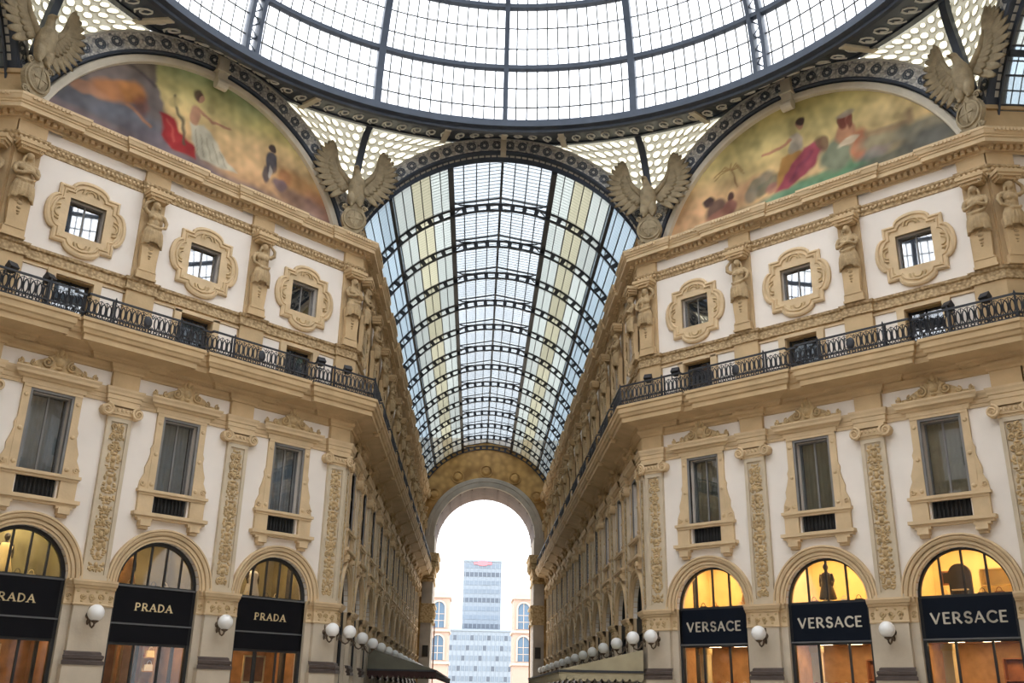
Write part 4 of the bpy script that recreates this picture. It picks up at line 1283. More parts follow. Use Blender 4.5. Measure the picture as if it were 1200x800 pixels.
def dome_pane(dphi, b, r, pad=.02):
    a0 = b * DA + DA * r / 3; a1 = a0 + DA / 3; gg = G()
    e = pad / 17
    vs = [dpt(a, p, o) for o in (0, .02) for a, p in ((a0, e), (a0, dphi - e), (a1, dphi - e), (a1, e))]
    gg.add(vs, [(0, 1, 2, 3), (7, 6, 5, 4), (0, 4, 5, 1), (1, 5, 6, 2), (2, 6, 7, 3), (3, 7, 4, 0)]); return gg
rest = G(); bars = {}
for (p0, k0), (p1, k1) in zip(phis, phis[1:] + [(phis[0][0] + 2 * pi, phis[0][1])]):
    w = p1 - p0; d = w / 12
    mid = (p0 + p1) / 2; mid = (mid + pi) % (2 * pi) - pi
    near = abs(mid) < pi / 4
    key = 'A' if w < math.radians(22) else 'B'
    for b in range(NB):
        for r in range(3):
            mesh = None
            if near and b < 2: mesh = shared('pane|dome%s%d%d' % (key, b, r), lambda: dome_pane(d, b, r), 'dome_glass')
            else: src = dome_pane(d, b, r)
            for c in range(12):
                ph = p0 + c * d
                if mesh:
                    o = part('pane', mesh, None, dome); o.rotation_euler = (0, 0, -ph)
                else:
                    cs, sn = math.cos(-ph), math.sin(-ph)
                    rest.add([(v[0] * cs - v[1] * sn, v[0] * sn + v[1] * cs, v[2]) for v in src.v], src.f)
    def gbars():
        gg = G()
        for c in range(1, 12):
            pts = [dpt(NB * DA * i / 21, c * d, 0) for i in range(22)]; gg.tube(pts, .041, 4)
        for b in range(NB):
            for r in (1, 2):
                pts = [dpt(b * DA + DA * r / 3, w * i / 12, 0) for i in range(13)]; gg.tube(pts, .052, 4)
        return gg
    o = part('glazing_bar_grid', shared('glazing_bar_grid|' + key, gbars, 'grey_strip'), None, dome, kind='stuff'); o.rotation_euler = (0, 0, -p0)
part('glazing', rest, 'dome_glass', dome, kind='stuff')
g = G(); rr = R0 * math.cos(NB * DA); zz = Z0 + HD * math.sin(NB * DA)
g.rev([(rr, 0), (rr, .5), (rr * .6, 1.1), (.01, 1.4)], (0, 0, zz), 32); part('lantern_cap', g, 'dome_glass', dome)
# consoles tying the ring to the arches
def console(ph):
    g = G(); vs = []; k = 5
    for i in range(k + 1):
        p = band_pt(ph, i / k); q = Vector((math.cos(ph), -math.sin(ph), 0)) * .15
        vs += [p - q + Vector((0, 0, -.14)), p + q + Vector((0, 0, -.14)), p + q + Vector((0, 0, .1)), p - q + Vector((0, 0, .1))]
    g.add(vs, [(i * 4 + j, i * 4 + (j + 1) % 4, i * 4 + 4 + (j + 1) % 4, i * 4 + 4 + j) for i in range(k) for j in range(4)] + [(0, 1, 2, 3), (k * 4 + 3, k * 4 + 2, k * 4 + 1, k * 4)])
    return g
for ph in (0, 9.6, -9.6, 32, -32, 58, -58, 80.4, -80.4, 90, -90):
    part('console', console(math.radians(ph)), 'bracket', dome)

# ------------------------------------------------------------------ arches: iron friezes round the vault mouths and the lunettes
def rosette():
    g = G()
    for k in range(8):
        a = 2 * pi * k / 8; g.dome(.13 * math.cos(a), .13 * math.sin(a), 0, .06, .06, .05, 6)
    g.dome(0, 0, 0, .08, .08, .10, 8, 1)
    g.arcring(0, 0, [(.19, 0), (.20, .05), (.25, .05), (.26, 0)], 0, 2 * pi, 16)
    return g
def frieze(root, cu, cz, ri, ro, n, a0, a1, nr, ph_gap=None):
    g = G()
    g.arcring(cu, cz, [(ri, n - .7), (ri, n + .06), (ri + .05, n + .12), (ri + .13, n + .12), (ri + .16, n + .03)], a0, a1, 64)
    part('inner_moulding', g, 'slate_iron', root)
    g = G(); g.arcring(cu, cz, [(ri + .16, n + .03), (ro - .12, n + .03)], a0, a1, 64); part('frieze_band', g, 'frieze_iron', root)
    g = G(); g.arcring(cu, cz, [(ro - .12, n + .03), (ro - .12, n + .10), (ro - .03, n + .12), (ro, n + .06), (ro, n - .4)], a0, a1, 64); part('outer_moulding', g, 'slate_pale', root)
    rm = (ri + ro) / 2 + .02
    for k in range(nr):
        a = a0 + (a1 - a0) * (k + .5) / nr
        part('rosette', shared('rosette', rosette, ['slate_mid', 'scroll_pale'], True), None, root, (cu + rm * math.cos(a), -n - .03, cz + rm * math.sin(a)))
    g = G()
    for k in range(nr + 1):
        a = a0 + (a1 - a0) * k / nr
        for q in (-1, 1):
            x, z = cu + (rm + q * .2) * math.cos(a), cz + (rm + q * .2) * math.sin(a); g.dome(x, z, n + .03, .12, .12, .05, 6)
    part('leaf_relief', g, 'slate_pale', root, kind='stuff')
def mouth(x, y, rz, label):
    t = link('iron_arch', None, None, (x, y, 0), rz, label=label, category='arch', group='iron arches round the vault mouths')
    frieze(t, 0, AZ, ARI, ARO, 0, math.radians(27), math.radians(153), 28)
    for s in (-1, 1):
        g = G(); g.box(s * 7.9 - .22, s * 7.9 + .22, -.5, .04, 23.5, 26.6); g.box(s * 7.9 - .3, s * 7.9 + .3, -.5, .1, 25.35, 25.6); part('post', g, 'slate_iron', t)
        g = G()
        for k in range(9): g.box(s * 7.64 - .06 * s - .02, s * 7.64 + .02, -.42, -.02, 23.6 + .6 * k, 24.1 + .6 * k)
        part('square_panel_strip', g, 'slate_pale', t, kind='stuff')
    g = G()                                                     # square coffers of the soffit
    for k in range(52):
        a = math.radians(30) + math.radians(120) * (k + .5) / 52
        M = Matrix.Translation((ARI * math.cos(a), .35, AZ + ARI * math.sin(a))) @ Matrix.Rotation(-a, 4, 'Y')
        b = G(); b.box(-.03, .03, -.17, .17, -.13, .13); g.add([tuple(M @ Vector(v)) for v in b.v], b.f)
    part('soffit_panel_row', g, 'slate_pale', t, kind='stuff')
    g = G(); g.arcring(0, AZ, [(ARI - .05, -.3), (ARI - .05, .2), (ARI + 1.05, .2), (ARI + 1.05, -.3)], pi / 2 - .018, pi / 2 + .018, 2, closed=True)
    part('keystone', g, 'bracket', t)
mouth(0, .72, 0, 'iron arch with rosettes round the mouth of the long glass vault')
mouth(XO + .72, YC, -pi / 2, 'iron arch with rosettes at the side vault past the palm-tree mural')
mouth(-XO - .72, YC, pi / 2, 'iron arch with rosettes at the side vault past the red-cloaked mural')

def lunette(W, label):
    t = link('lunette_arch', None, None, (W.ox, W.oy, 0), W.rz, label=label, category='arch', group='arches round the murals')
    cu = W.L / 2; a0 = math.asin((23.2 - LZ) / LR)
    g = G(); g.arcring(cu, LZ, [(LR - .02, -1.25), (LR, -1.02), (LR + .10, -.98), (LR + .30, -.98), (LR + .36, -1.04), (LR + .40, -1.15)], a0, pi - a0, 64); part('stone_rim', g, 'bracket', t)
    frieze(t, cu, LZ, LR + .42, LR + 1.5, -1.02, a0 - .03, pi - a0 + .03, 30)
    g = G()                                                     # keystone scroll hanging over the painting
    g.box(cu - .26, cu + .26, -1.1, -.70, LZ + LR - .25, LZ + LR + 1.5); g.box(cu - .34, cu + .34, -1.1, -.6, LZ + LR + .35, LZ + LR + .5)
    g.tube([(cu - .28, .78, LZ + LR - .35), (cu + .28, .78, LZ + LR - .35)], .26, 12)
    part('keystone', g, 'bracket', t)
    g = G(); R = LR + 1.6
    g.prism([(cu + R * math.cos(a), LZ + R * math.sin(a)) for a in [a0 + (pi - 2 * a0) * i / 40 for i in range(41)]], -1.9, -1.32); part('backing', g, 'tan', t)
lunette(WL, 'iron and stone arch framing the red-cloaked mural'); lunette(WR, 'iron and stone arch framing the palm-tree mural')

# ------------------------------------------------------------------ pierced spandrels between the arches
def arc_pt(W, du, z, n):                                        # point on a lunette arch, W wall, du from its centre
    return Vector(W.at(W.L / 2 + du, n, z))
def spandrel(fa, fb, label):
    """fa(z), fb(z): world points on the two bounding arches at height z"""
    t = link('pierced_spandrel', None, None, (0, YC, 0), 0, label=label, category='spandrel', group='pierced spandrels under the dome')
    ZT, ZB = ZSP, 25.9
    def srf(c, v, off=0.):
        z = ZT - v * (ZT - ZB); A, B = fa(z), fb(z)
        A = Vector((A.x, A.y - YC)); B = Vector((B.x, B.y - YC))
        aa, ab = math.atan2(A.x, A.y), math.atan2(B.x, B.y)
        if ab - aa > pi: ab -= 2 * pi
        if aa - ab > pi: aa -= 2 * pi
        ph = aa + (ab - aa) * c; r = A.length + (B.length - A.length) * c
        r = r + off
        return Vector((r * math.sin(ph), r * math.cos(ph), z))
    # width shrinks towards the foot: place cells on a metric grid measured at mid height
    g = G(); seg = 12; H = ZT - ZB; cell = .44; rows = int(H / (cell * .866)); discs = []
    for rI in range(rows):
        v = (rI + .5) / rows
        p, q = srf(0, v), srf(1, v); wd = (p - q).length
        n = max(1, int(wd / cell)); wgap = 1 / n
        for cI in range(n):
            c0, c1 = cI * wgap, (cI + 1) * wgap; cc = (c0 + c1) / 2; v0, v1 = rI / rows, (rI + 1) / rows
            big = ((cI + rI) % 3 == 0); fr = .45 if big else .40
            if (cI * 7 + rI * 5) % 4 == 0: fr = .30
            outer = []; inner = []; back = []
            for s in range(seg):
                a = 2 * pi * s / seg + pi / 4
                x, y = math.cos(a), math.sin(a); m = max(abs(x), abs(y))
                outer.append(srf(cc + x / m * wgap / 2, (v0 + v1) / 2 + y / m * (v1 - v0) / 2))
                inner.append(srf(cc + x * fr * wgap, (v0 + v1) / 2 + y * fr * (v1 - v0)))
                back.append(srf(cc + x * fr * wgap, (v0 + v1) / 2 + y * fr * (v1 - v0), .08))
            vs = outer + inner + back
            g.add(vs, [(s, (s + 1) % seg, (s + 1) % seg + seg, s + seg) for s in range(seg)] + [(s + seg, (s + 1) % seg + seg, (s + 1) % seg + 2 * seg, s + 2 * seg) for s in range(seg)])
            ctr = srf(cc, (v0 + v1) / 2, .06)
            b2 = [p + (p - ctr) * .08 for p in back]
            front = [Vector(p) for p in b2]
            d = G(); d.add([p - ctr for p in front] + [(p - ctr) * 1.0 + Vector((ctr.x, ctr.y, 0)).normalized() * .02 for p in front],
                           [tuple(range(seg)), tuple(range(2 * seg - 1, seg - 1, -1))] + [(s, (s + 1) % seg, (s + 1) % seg + seg, s + seg) for s in range(seg)])
            discs.append((d, ctr))
    part('lattice', g, 'filigree', t)
    for d, ctr in discs: part('pane', d, 'lattice_glass', t, ctr)
    # the strut from the dome ring down to the eagle
    k = 10; pts = [srf(.5, i / k, -.15) for i in range(k + 1)]
    top = pts[0].copy(); ph = math.atan2(top.x, top.y); pts = [Vector((R0 * math.sin(ph), R0 * math.cos(ph), Z0 - .2))] + pts
    side = Vector((math.cos(ph), -math.sin(ph), 0)); rad = Vector((math.sin(ph), math.cos(ph), 0))
    gg = G(); vs = []
    for p in pts:
        for a, b in ((-.18, -.15), (.18, -.15), (.18, .15), (-.18, .15)): vs.append(p + side * a + rad * b)
    gg.add(vs, [(i * 4 + j, i * 4 + (j + 1) % 4, i * 4 + 4 + (j + 1) % 4, i * 4 + 4 + j) for i in range(len(pts) - 1) for j in range(4)])
    part('strut', gg, 'slate_iron', t)
def half(R, cz, z): return math.sqrt(max(.01, R * R - (z - cz) ** 2))
fr_arm = lambda s: (lambda z: Vector((s * half(ARO, AZ, z), .72, z)))
fr_side = lambda s: (lambda z: Vector((s * (XO + .72), YC + half(ARO, AZ, z), z)))
spandrel(fr_arm(-1), lambda z: arc_pt(WL, half(LO, LZ, z), z, -1.0), 'pierced glazed spandrel between the long vault and the red-cloaked mural')
spandrel(fr_arm(1), lambda z: arc_pt(WR, -half(LO, LZ, z), z, -1.0), 'pierced glazed spandrel between the long vault and the palm-tree mural')
spandrel(fr_side(-1), lambda z: arc_pt(WL, -half(LO, LZ, z), z, -1.0), 'pierced glazed spandrel at the side arcade end of the red-cloaked mural')
spandrel(fr_side(1), lambda z: arc_pt(WR, half(LO, LZ, z), z, -1.0), 'pierced glazed spandrel at the side arcade end of the palm-tree mural')

# ------------------------------------------------------------------ glass barrel vaults
VZ, VR = 21.0, 8.6
def vault(x, y, rz, nb, sp, label):
    t = link('glass_vault', None, None, (x, y, 0), rz, label=label, category='vault', group='barrel vaults of the arcades')
    TH = math.radians
    def vp(th, r=VR): return (r * math.sin(th), VZ + r * math.cos(th))     # th from the crown
    def bent(r0, r1, d, t0, t1, k):
        g = G(); vs = []; fs = []
        for i in range(k + 1):
            th = t0 + (t1 - t0) * i / k
            for r, yy in ((r0, -d), (r1, -d), (r1, d), (r0, d)):
                a, b = vp(th, r); vs.append((a, yy, b))
        for i in range(k):
            for j in range(4): fs.append((i * 4 + j, i * 4 + (j + 1) % 4, i * 4 + 4 + (j + 1) % 4, i * 4 + 4 + j))
        g.add(vs, fs); return g
    def truss():
        g = bent(VR - .13, VR - .02, .07, TH(-76), TH(76), 48)
        h = bent(VR - .54, VR - .44, .07, TH(-76), TH(76), 48); g.add(h.v, h.f)
        k = 31
        for i in range(k):
            th = TH(-76 + 152 * i / (k - 1)); h = bent(VR - .48, VR - .1, .05, th - TH(.9), th + TH(.9), 1); g.add(h.v, h.f)
        ex, ez = vp(TH(20)); 
        for s in (-1, 1):
            g.tube([(s * ex, 0, ez), (s * ex, 0, ez + .35), (0, 0, 29.98)], .05, 4)
            g.tube([(s * (ex - .05), 1.5, ez - .02), (s * (ex - .12), .8, ez + .06), (s * (ex - .5), .25, ez + .16), (s * (ex - 1.2), .02, ez + .3)], .05, 4)
            g.tube([(s * (ex - .05), -1.5, ez - .02), (s * (ex - .12), -.8, ez + .06), (s * (ex - .5), -.25, ez + .16), (s * (ex - 1.2), -.02, ez + .3)], .05, 4)
        return g
    for j in range(1, nb + 1): part('truss_rib', shared('truss_rib', truss, 'iron'), None, t, (0, j * sp, 0))
    Lg = nb * sp
    g = G(); g.arcring(0, VZ, [(VR - .12, .02), (VR - .12, -.06), (VR + .85, -.06), (VR + .85, .02)], TH(12), TH(168), 60, closed=True); part('end_plate', g, 'slate_iron', t)
    def longbar(nm, px, pz, w, h):
        g = G(); g.box(-w / 2, w / 2, -Lg, 0, -h / 2, h / 2); return part(nm, g, 'iron', t, (px, 0, pz))
    for d, w, h in ((20, .30, .34), (46, .17, .24), (70, .15, .2)):
        for s in (-1, 1):
            a, b = vp(TH(s * d), VR - .15); longbar('purlin', a, b, w, h)
    longbar('ridge_beam', 0, 29.95, .14, .2)
    ex, ez = vp(TH(20)); ez += .35
    st = []
    for s in (-1, 1):
        for q in range(4):
            a0, b0 = s * ex * (1 - q / 4), ez + (29.98 - ez) * q / 4; a1, b1 = s * ex * (1 - (q + 1) / 4), ez + (29.98 - ez) * (q + 1) / 4
            st.append((a0, b0, a1, b1, 'vault_clear'))
            if q: longbar('glazing_bar', a0, b0, .06, .08)
        for q in range(7):
            t0, t1 = TH(s * (20 + 8 * q)), TH(s * (20 + 8 * (q + 1)))
            a0, b0 = vp(t0); a1, b1 = vp(t1)
            st.append((a0, b0, a1, b1, 'vault_yellow' if q == 1 else ('vault_pale' if q in (0, 2) else 'vault_glass')))
            if q: longbar('glazing_bar', a0, b0, .06, .08)
            am, bm = vp((t0 + t1) / 2); longbar('glazing_bar', am, bm - .02, .045, .06)
    for a0, b0, a1, b1, mt in st:
        w = math.hypot(a1 - a0, b1 - b0); ang = math.atan2(b1 - b0, a1 - a0)
        def pm():
            g = G(); g.box(-w / 2 + .02, w / 2 - .02, -sp / 2 + .03, sp / 2 - .03, 0, .015); return g
        me = shared('pane|v%.3f%s%.2f' % (w, mt, sp), pm, mt)
        for j in range(nb):
            o = part('pane', me, None, t, ((a0 + a1) / 2, (j + .5) * sp, (b0 + b1) / 2)); o.rotation_euler = (0, -ang, 0)
    return t
vault(0, 1.07, 0, 13, (LA - 1.07) / 13, 'long glass barrel vault with lattice iron ribs and a raised ridge')
vault(XO + 1.07, YC, -pi / 2, 3, 5.1, 'glass barrel vault of the side arcade past the palm-tree mural')
vault(-XO - 1.07, YC, pi / 2, 3, 5.1, 'glass barrel vault of the side arcade past the red-cloaked mural')
vault(0, YB - 1.07, pi, 6, 5.4, 'glass barrel vault of the arcade facing the long one across the octagon')

# ------------------------------------------------------------------ painted lunettes: plain stand-ins, flat paint on a real curved-top panel
def mural(W, paint, label):
    t = link('mural', None, None, (W.ox, W.oy, 0), W.rz, label=label, category='mural')
    cu = W.L / 2; nr, nc = 110, 240
    zs = 22.9 + (LZ + LR - 22.9) * (np.linspace(0, 1, nr))
    hw = np.sqrt(np.maximum(0.0004, LR ** 2 - (zs - LZ) ** 2))
    U = cu + hw[:, None] * np.linspace(-1, 1, nc)[None, :]; Zg = np.repeat(zs[:, None], nc, 1)
    col = paint(U + .53, Zg)
    v = np.stack([U, np.full_like(U, 1.25), Zg], -1).reshape(-1, 3)
    idx = np.arange(nr * nc).reshape(nr, nc)
    f = np.stack([idx[:-1, :-1], idx[:-1, 1:], idx[1:, 1:], idx[1:, :-1]], -1).reshape(-1, 4)
    me = bpy.data.meshes.new('painting'); me.from_pydata(v.tolist(), [], f.tolist())
    ca = me.color_attributes.new('paint', 'FLOAT_COLOR', 'POINT')
    ca.data.foreach_set('color', np.concatenate([col.reshape(-1, 3), np.ones((nr * nc, 1))], 1).astype(np.float32).ravel())
    me.materials.append(MATS['paint']); me.update()
    link('painting', me, t)
    return t
m, n, l, out = _mat('paint')
b = n.new('ShaderNodeBsdfPrincipled'); b.inputs['Roughness'].default_value = .8; b.inputs['Specular IOR Level'].default_value = .2
at = n.new('ShaderNodeAttribute'); at.attribute_name = 'paint'
tx = n.new('ShaderNodeTexNoise'); tx.inputs['Scale'].default_value = 3.5; tx.inputs['Detail'].default_value = 6
mx = n.new('ShaderNodeMix'); mx.data_type = 'RGBA'; mx.blend_type = 'SOFT_LIGHT'; mx.inputs[0].default_value = .35
l.new(at.outputs['Color'], mx.inputs[6]); l.new(tx.outputs[0], mx.inputs[7]); l.new(mx.outputs[2], b.inputs['Base Color']); l.new(b.outputs[0], out.inputs[0])
def srgb(r, g, b):
    m = .3 * r + .55 * g + .15 * b; r, g, b = (c + (m - c) * .22 for c in (r, g, b))
    return np.array([((c / 255) / 12.92 if c / 255 < .04045 else ((c / 255 + .055) / 1.055) ** 2.4) for c in (r, g, b)])
class Paint:
    def __init__(s, U, Z):
        rg = np.random.RandomState(4); dU, dZ, s.mot = (np.zeros(U.shape) for _ in range(3))
        for k in range(26):
            f = 1.2 + .45 * k; a, b = rg.uniform(0, 6.3, 2); q = .06 / (1 + .35 * k)
            w = U * f * math.cos(a) + Z * f * math.sin(a)
            dU = dU + q * np.sin(w + b); dZ = dZ + q * np.sin(w * 1.1 + 2 * b); s.mot = s.mot + 2.2 * q * np.sin(w * 1.3 + 3 * b)
        s.U, s.Z = U + dU, Z + dZ * .8; s.c = np.zeros(U.shape + (3,))
    def grad(s, stops, along='z'):
        a = s.Z if along == 'z' else s.U
        xs = [q[0] for q in stops]
        for k in range(3): s.c[..., k] = np.interp(a, xs, [srgb(*q[1])[k] for q in stops])
    def blend(s, w, rgb, al=1.): w = (np.clip(w, 0, 1) * al)[..., None]; s.c = s.c * (1 - w) + srgb(*rgb) * w
    def ell(s, u, z, ru, rz, rgb, rot=0., soft=.2, al=1.):
        x, y = s.U - u, s.Z - z; c, sn = math.cos(rot), math.sin(rot)
        d = np.sqrt(((x * c + y * sn) / ru) ** 2 + ((-x * sn + y * c) / rz) ** 2)
        s.blend((1 + soft / 2 - d) / soft, rgb, al)
    def poly(s, pts, rgb, soft=.08, al=1.):
        ins = np.zeros(s.U.shape, bool); dist = np.full(s.U.shape, 1e9)
        for (x0, y0), (x1, y1) in zip(pts, pts[1:] + pts[:1]):
            cond = ((y0 > s.Z) != (y1 > s.Z)); xi = (x1 - x0) * (s.Z - y0) / ((y1 - y0) or 1e-9) + x0
            ins ^= cond & (s.U < xi)
            dx, dy = x1 - x0, y1 - y0; tt = np.clip(((s.U - x0) * dx + (s.Z - y0) * dy) / (dx * dx + dy * dy + 1e-12), 0, 1)
            dist = np.minimum(dist, np.hypot(s.U - x0 - tt * dx, s.Z - y0 - tt * dy))
        s.blend(.5 + np.where(ins, dist, -dist) / soft, rgb, al)
    def line(s, pts, w, rgb, soft=.05, al=1.):
        dist = np.full(s.U.shape, 1e9)
        for (x0, y0), (x1, y1) in zip(pts[:-1], pts[1:]):
            dx, dy = x1 - x0, y1 - y0; tt = np.clip(((s.U - x0) * dx + (s.Z - y0) * dy) / (dx * dx + dy * dy + 1e-12), 0, 1)
            dist = np.minimum(dist, np.hypot(s.U - x0 - tt * dx, s.Z - y0 - tt * dy))
        s.blend(.5 + (w / 2 - dist) / soft, rgb, al)
def paint_a(U, Z):                                              # generic scene: rocks, a seated draped figure on red, a small dark figure, hay
    P = Paint(U, Z)
    P.grad([(23, (205, 150, 110)), (25.5, (222, 168, 112)), (27, (224, 188, 120)), (28.4, (206, 192, 112)), (29.6, (150, 172, 118))])
    P.ell(12.5, 26.8, 2.6, 1.0, (224, 178, 120), 0, 1.2, .7)
    P.poly([(0, 23), (0, 31), (6.0, 31), (6.1, 28.1), (6.7, 27.3), (7.1, 26.0), (7.4, 24.9), (8, 23)], (132, 118, 112), .15)
    P.poly([(3.2, 28.6), (3.8, 30), (6.0, 30), (6.05, 28.2), (5.2, 28.1)], (140, 124, 104), .2, .8)
    P.line([(2.6, 28.0), (4.6, 28.4), (6.1, 27.95)], .12, (92, 80, 78), .2)
    P.ell(3.2, 25.7, 2.4, .7, (98, 102, 112), .2, .8, .8); P.ell(5.5, 25.6, 1.6, .6, (104, 108, 120), .1, .7, .7)
    P.ell(4.6, 26.75, 1.25, .55, (196, 122, 66), .35, .5, .9); P.ell(5.2, 27.1, .55, .55, (206, 130, 62), 0, .5, .9); P.ell(3.2, 26.2, .9, .25, (186, 128, 92), .05, .5, .8)
    P.ell(5.7, 26.6, .4, .5, (150, 84, 66), .3, .6, .6); P.line([(5.0, 26.3), (6.3, 25.8)], .16, (188, 124, 80), .1, .8)
    P.poly([(0, 22), (0, 25.2), (4, 25.0), (9, 25.0), (13, 24.9), (17, 25.0), (18.3, 22)], (134, 112, 112), .4)
    P.ell(7.5, 25.2, 2.2, .45, (116, 104, 112), -.05, .8, .8)
    P.poly([(6.65, 26.85), (7.3, 26.75), (7.6, 26.1), (8.6, 25.7), (8.7, 25.0), (7.4, 25.05), (6.9, 25.6)], (176, 46, 46), .15); P.line([(7.0, 26.5), (7.5, 25.5)], .1, (206, 92, 76), .1, .6)
    P.line([(7.1, 27.9), (7.6, 26.9), (8.0, 25.6)], .14, (92, 84, 66), .1, .9); P.ell(7.2, 27.6, .3, .25, (182, 158, 96), .3, .6, .8)
    P.poly([(8.0, 26.8), (8.9, 27.0), (9.5, 26.5), (10.2, 25.9), (10.75, 25.4), (9.9, 25.2), (9.0, 25.2), (8.4, 25.9)], (206, 196, 166), .15)
    for q in range(5): P.line([(8.4 + .35 * q, 26.6 - .12 * q), (8.8 + .38 * q, 25.4)], .06, (158, 144, 118), .06, .7)
    P.ell(8.25, 27.3, .33, .52, (196, 140, 104), -.1, .3); P.line([(8.4, 27.7), (9.3, 27.35), (10.25, 27.5)], .15, (190, 132, 96), .06)
    P.ell(8.42, 28.35, .23, .3, (188, 130, 98), 0, .3); P.ell(8.3, 28.45, .3, .34, (96, 72, 58), .2, .4, .9); P.ell(8.52, 28.3, .15, .22, (196, 140, 106), 0, .3)
    P.ell(12.6, 27.45, .2, .27, (84, 68, 62), 0, .3); P.ell(12.65, 26.6, .38, .6, (94, 88, 92), -.15, .3); P.ell(12.35, 25.9, .3, .45, (84, 76, 82), .1, .4, .9); P.ell(12.6, 26.1, .12, .35, (204, 190, 172), .1, .4, .8)
    P.ell(14.3, 25.9, 1.4, .85, (196, 138, 78), -.1, .5, .9); P.ell(13.6, 26.2, .5, .4, (182, 118, 70), .2, .5, .8); P.ell(15.8, 25.4, 1.1, .6, (178, 118, 84), -.3, .7, .8); P.ell(13.3, 25.7, .45, .3, (110, 92, 110), .1, .5, .8); P.ell(14.8, 25.3, 1.8, .4, (126, 100, 96), -.1, .8, .7)
    return P.c * np.clip(1 + P.mot, .6, 1.4)[..., None]
def paint_b(U, Z):                                              # generic scene: palm, shrubs, two seated draped figures, green bank, grey rocks
    P = Paint(U, Z)
    P.grad([(23, (226, 176, 116)), (25.6, (226, 184, 120)), (27.2, (220, 192, 118)), (28.6, (204, 186, 108)), (29.6, (190, 176, 100))])
    P.ell(3.3, 25.2, 2.4, 1.6, (230, 170, 118), 0, 1.2, .7); P.ell(14.5, 27.2, 2.2, 1.2, (226, 196, 132), 0, 1., .6)
    P.line([(5.85, 26.2), (5.65, 26.8), (5.45, 27.3)], .09, (166, 122, 72), .05)
    for a in (-.2, .35, .9, 1.6, 2.3, 2.9, 3.5): P.line([(5.45, 27.3), (5.45 + .5 * math.cos(a), 27.35 + .3 * math.sin(a)), (5.45 + .85 * math.cos(a), 27.2 + .35 * math.sin(a) - .15)], .08, (172, 130, 72), .06, .9)
    P.ell(6.6, 25.8, 1.2, .6, (196, 140, 98), .2, .6, .7)
    P.poly([(2, 22), (2.3, 24.5), (6, 24.9), (9, 24.9), (12, 25.1), (17, 25.6), (18, 22)], (122, 118, 96), .4)
    P.ell(10.6, 25.0, 2.8, .42, (96, 152, 108), .12, .6, .9); P.ell(8.6, 24.7, 1.5, .3, (112, 160, 120), .1, .7, .7)
    for q, (x, z) in enumerate(((6.9, 25.9), (7.4, 26.1), (7.2, 25.5), (7.8, 25.7), (6.6, 25.5))): P.ell(x, z, .45, .35, ((122, 118, 92), (140, 128, 104), (108, 108, 86))[q % 3], .2 * q, .5, .85)
    P.ell(7.9, 25.35, .5, .3, (176, 104, 96), .1, .6, .7)
    P.ell(4.1, 25.85, .32, .3, (84, 62, 56), 0, .3); P.ell(4.5, 25.35, .6, .45, (110, 80, 72), .3, .4, .9); P.ell(5.35, 25.75, .2, .22, (96, 66, 58), 0, .3); P.ell(5.3, 25.2, .4, .4, (160, 96, 84), 0, .4, .9); P.ell(4.7, 25.0, .7, .25, (176, 110, 88), .1, .5, .8)
    P.poly([(8.3, 26.8), (9.2, 27.0), (9.9, 26.4), (9.3, 25.4), (8.0, 25.1), (8.1, 26.0)], (196, 138, 64), .15)
    P.poly([(9.6, 26.9), (10.4, 27.1), (10.5, 26.6), (9.7, 25.6), (8.6, 24.95), (7.9, 25.0), (8.5, 25.8)], (182, 78, 92), .15); P.line([(9.9, 26.6), (8.8, 25.4)], .16, (146, 66, 90), .15, .7)
    P.ell(9.3, 27.35, .4, .5, (196, 176, 148), .1, .3); P.ell(9.1, 27.1, .3, .3, (168, 156, 134), .1, .4, .8); P.line([(9.0, 27.6), (8.2, 27.35), (7.4, 27.45)], .14, (200, 134, 96), .06)
    P.ell(9.52, 28.25, .22, .3, (192, 132, 98), 0, .3); P.ell(9.6, 28.4, .24, .25, (84, 62, 52), .2, .4)
    P.ell(11.1, 26.0, .8, .85, (132, 138, 108), .1, .4); P.ell(10.5, 26.9, .3, .4, (132, 96, 70), 0, .4, .9)
    P.ell(11.65, 26.9, .5, .65, (198, 136, 96), .1, .3); P.ell(12.2, 26.0, .45, .8, (200, 124, 84), -.25, .4); P.ell(11.7, 26.4, .5, .15, (214, 196, 160), .1, .4, .8)
    P.ell(11.72, 27.65, .27, .34, (182, 112, 86), 0, .3); P.ell(11.55, 27.6, .2, .5, (122, 58, 46), .05, .4, .9); P.ell(11.9, 27.5, .15, .45, (128, 62, 48), -.05, .4, .8); P.ell(11.75, 27.98, .4, .16, (168, 150, 128), 0, .5, .8)
    P.ell(13.6, 25.9, 1.5, .5, (150, 140, 108), .0, .5, .9); P.line([(12.6, 26.4), (14.2, 26.2), (14.7, 26.4), (14.75, 26.8)], .3, (172, 140, 100), .2, .9); P.ell(15.3, 25.7, 1.3, .6, (132, 128, 108), .1, .7, .9); P.ell(15.6, 25.2, 1.2, .5, (98, 98, 92), .1, .7, .8)
    P.ell(12.9, 25.3, .8, .3, (148, 120, 130), .1, .7, .6)
    return P.c * np.clip(1 + P.mot, .6, 1.4)[..., None]
mural(WL, paint_a, 'painted lunette with a cream-dressed figure on red cloth and orange hay')
mural(WR, paint_b, 'painted lunette with a small palm and two draped figures, one in pink')

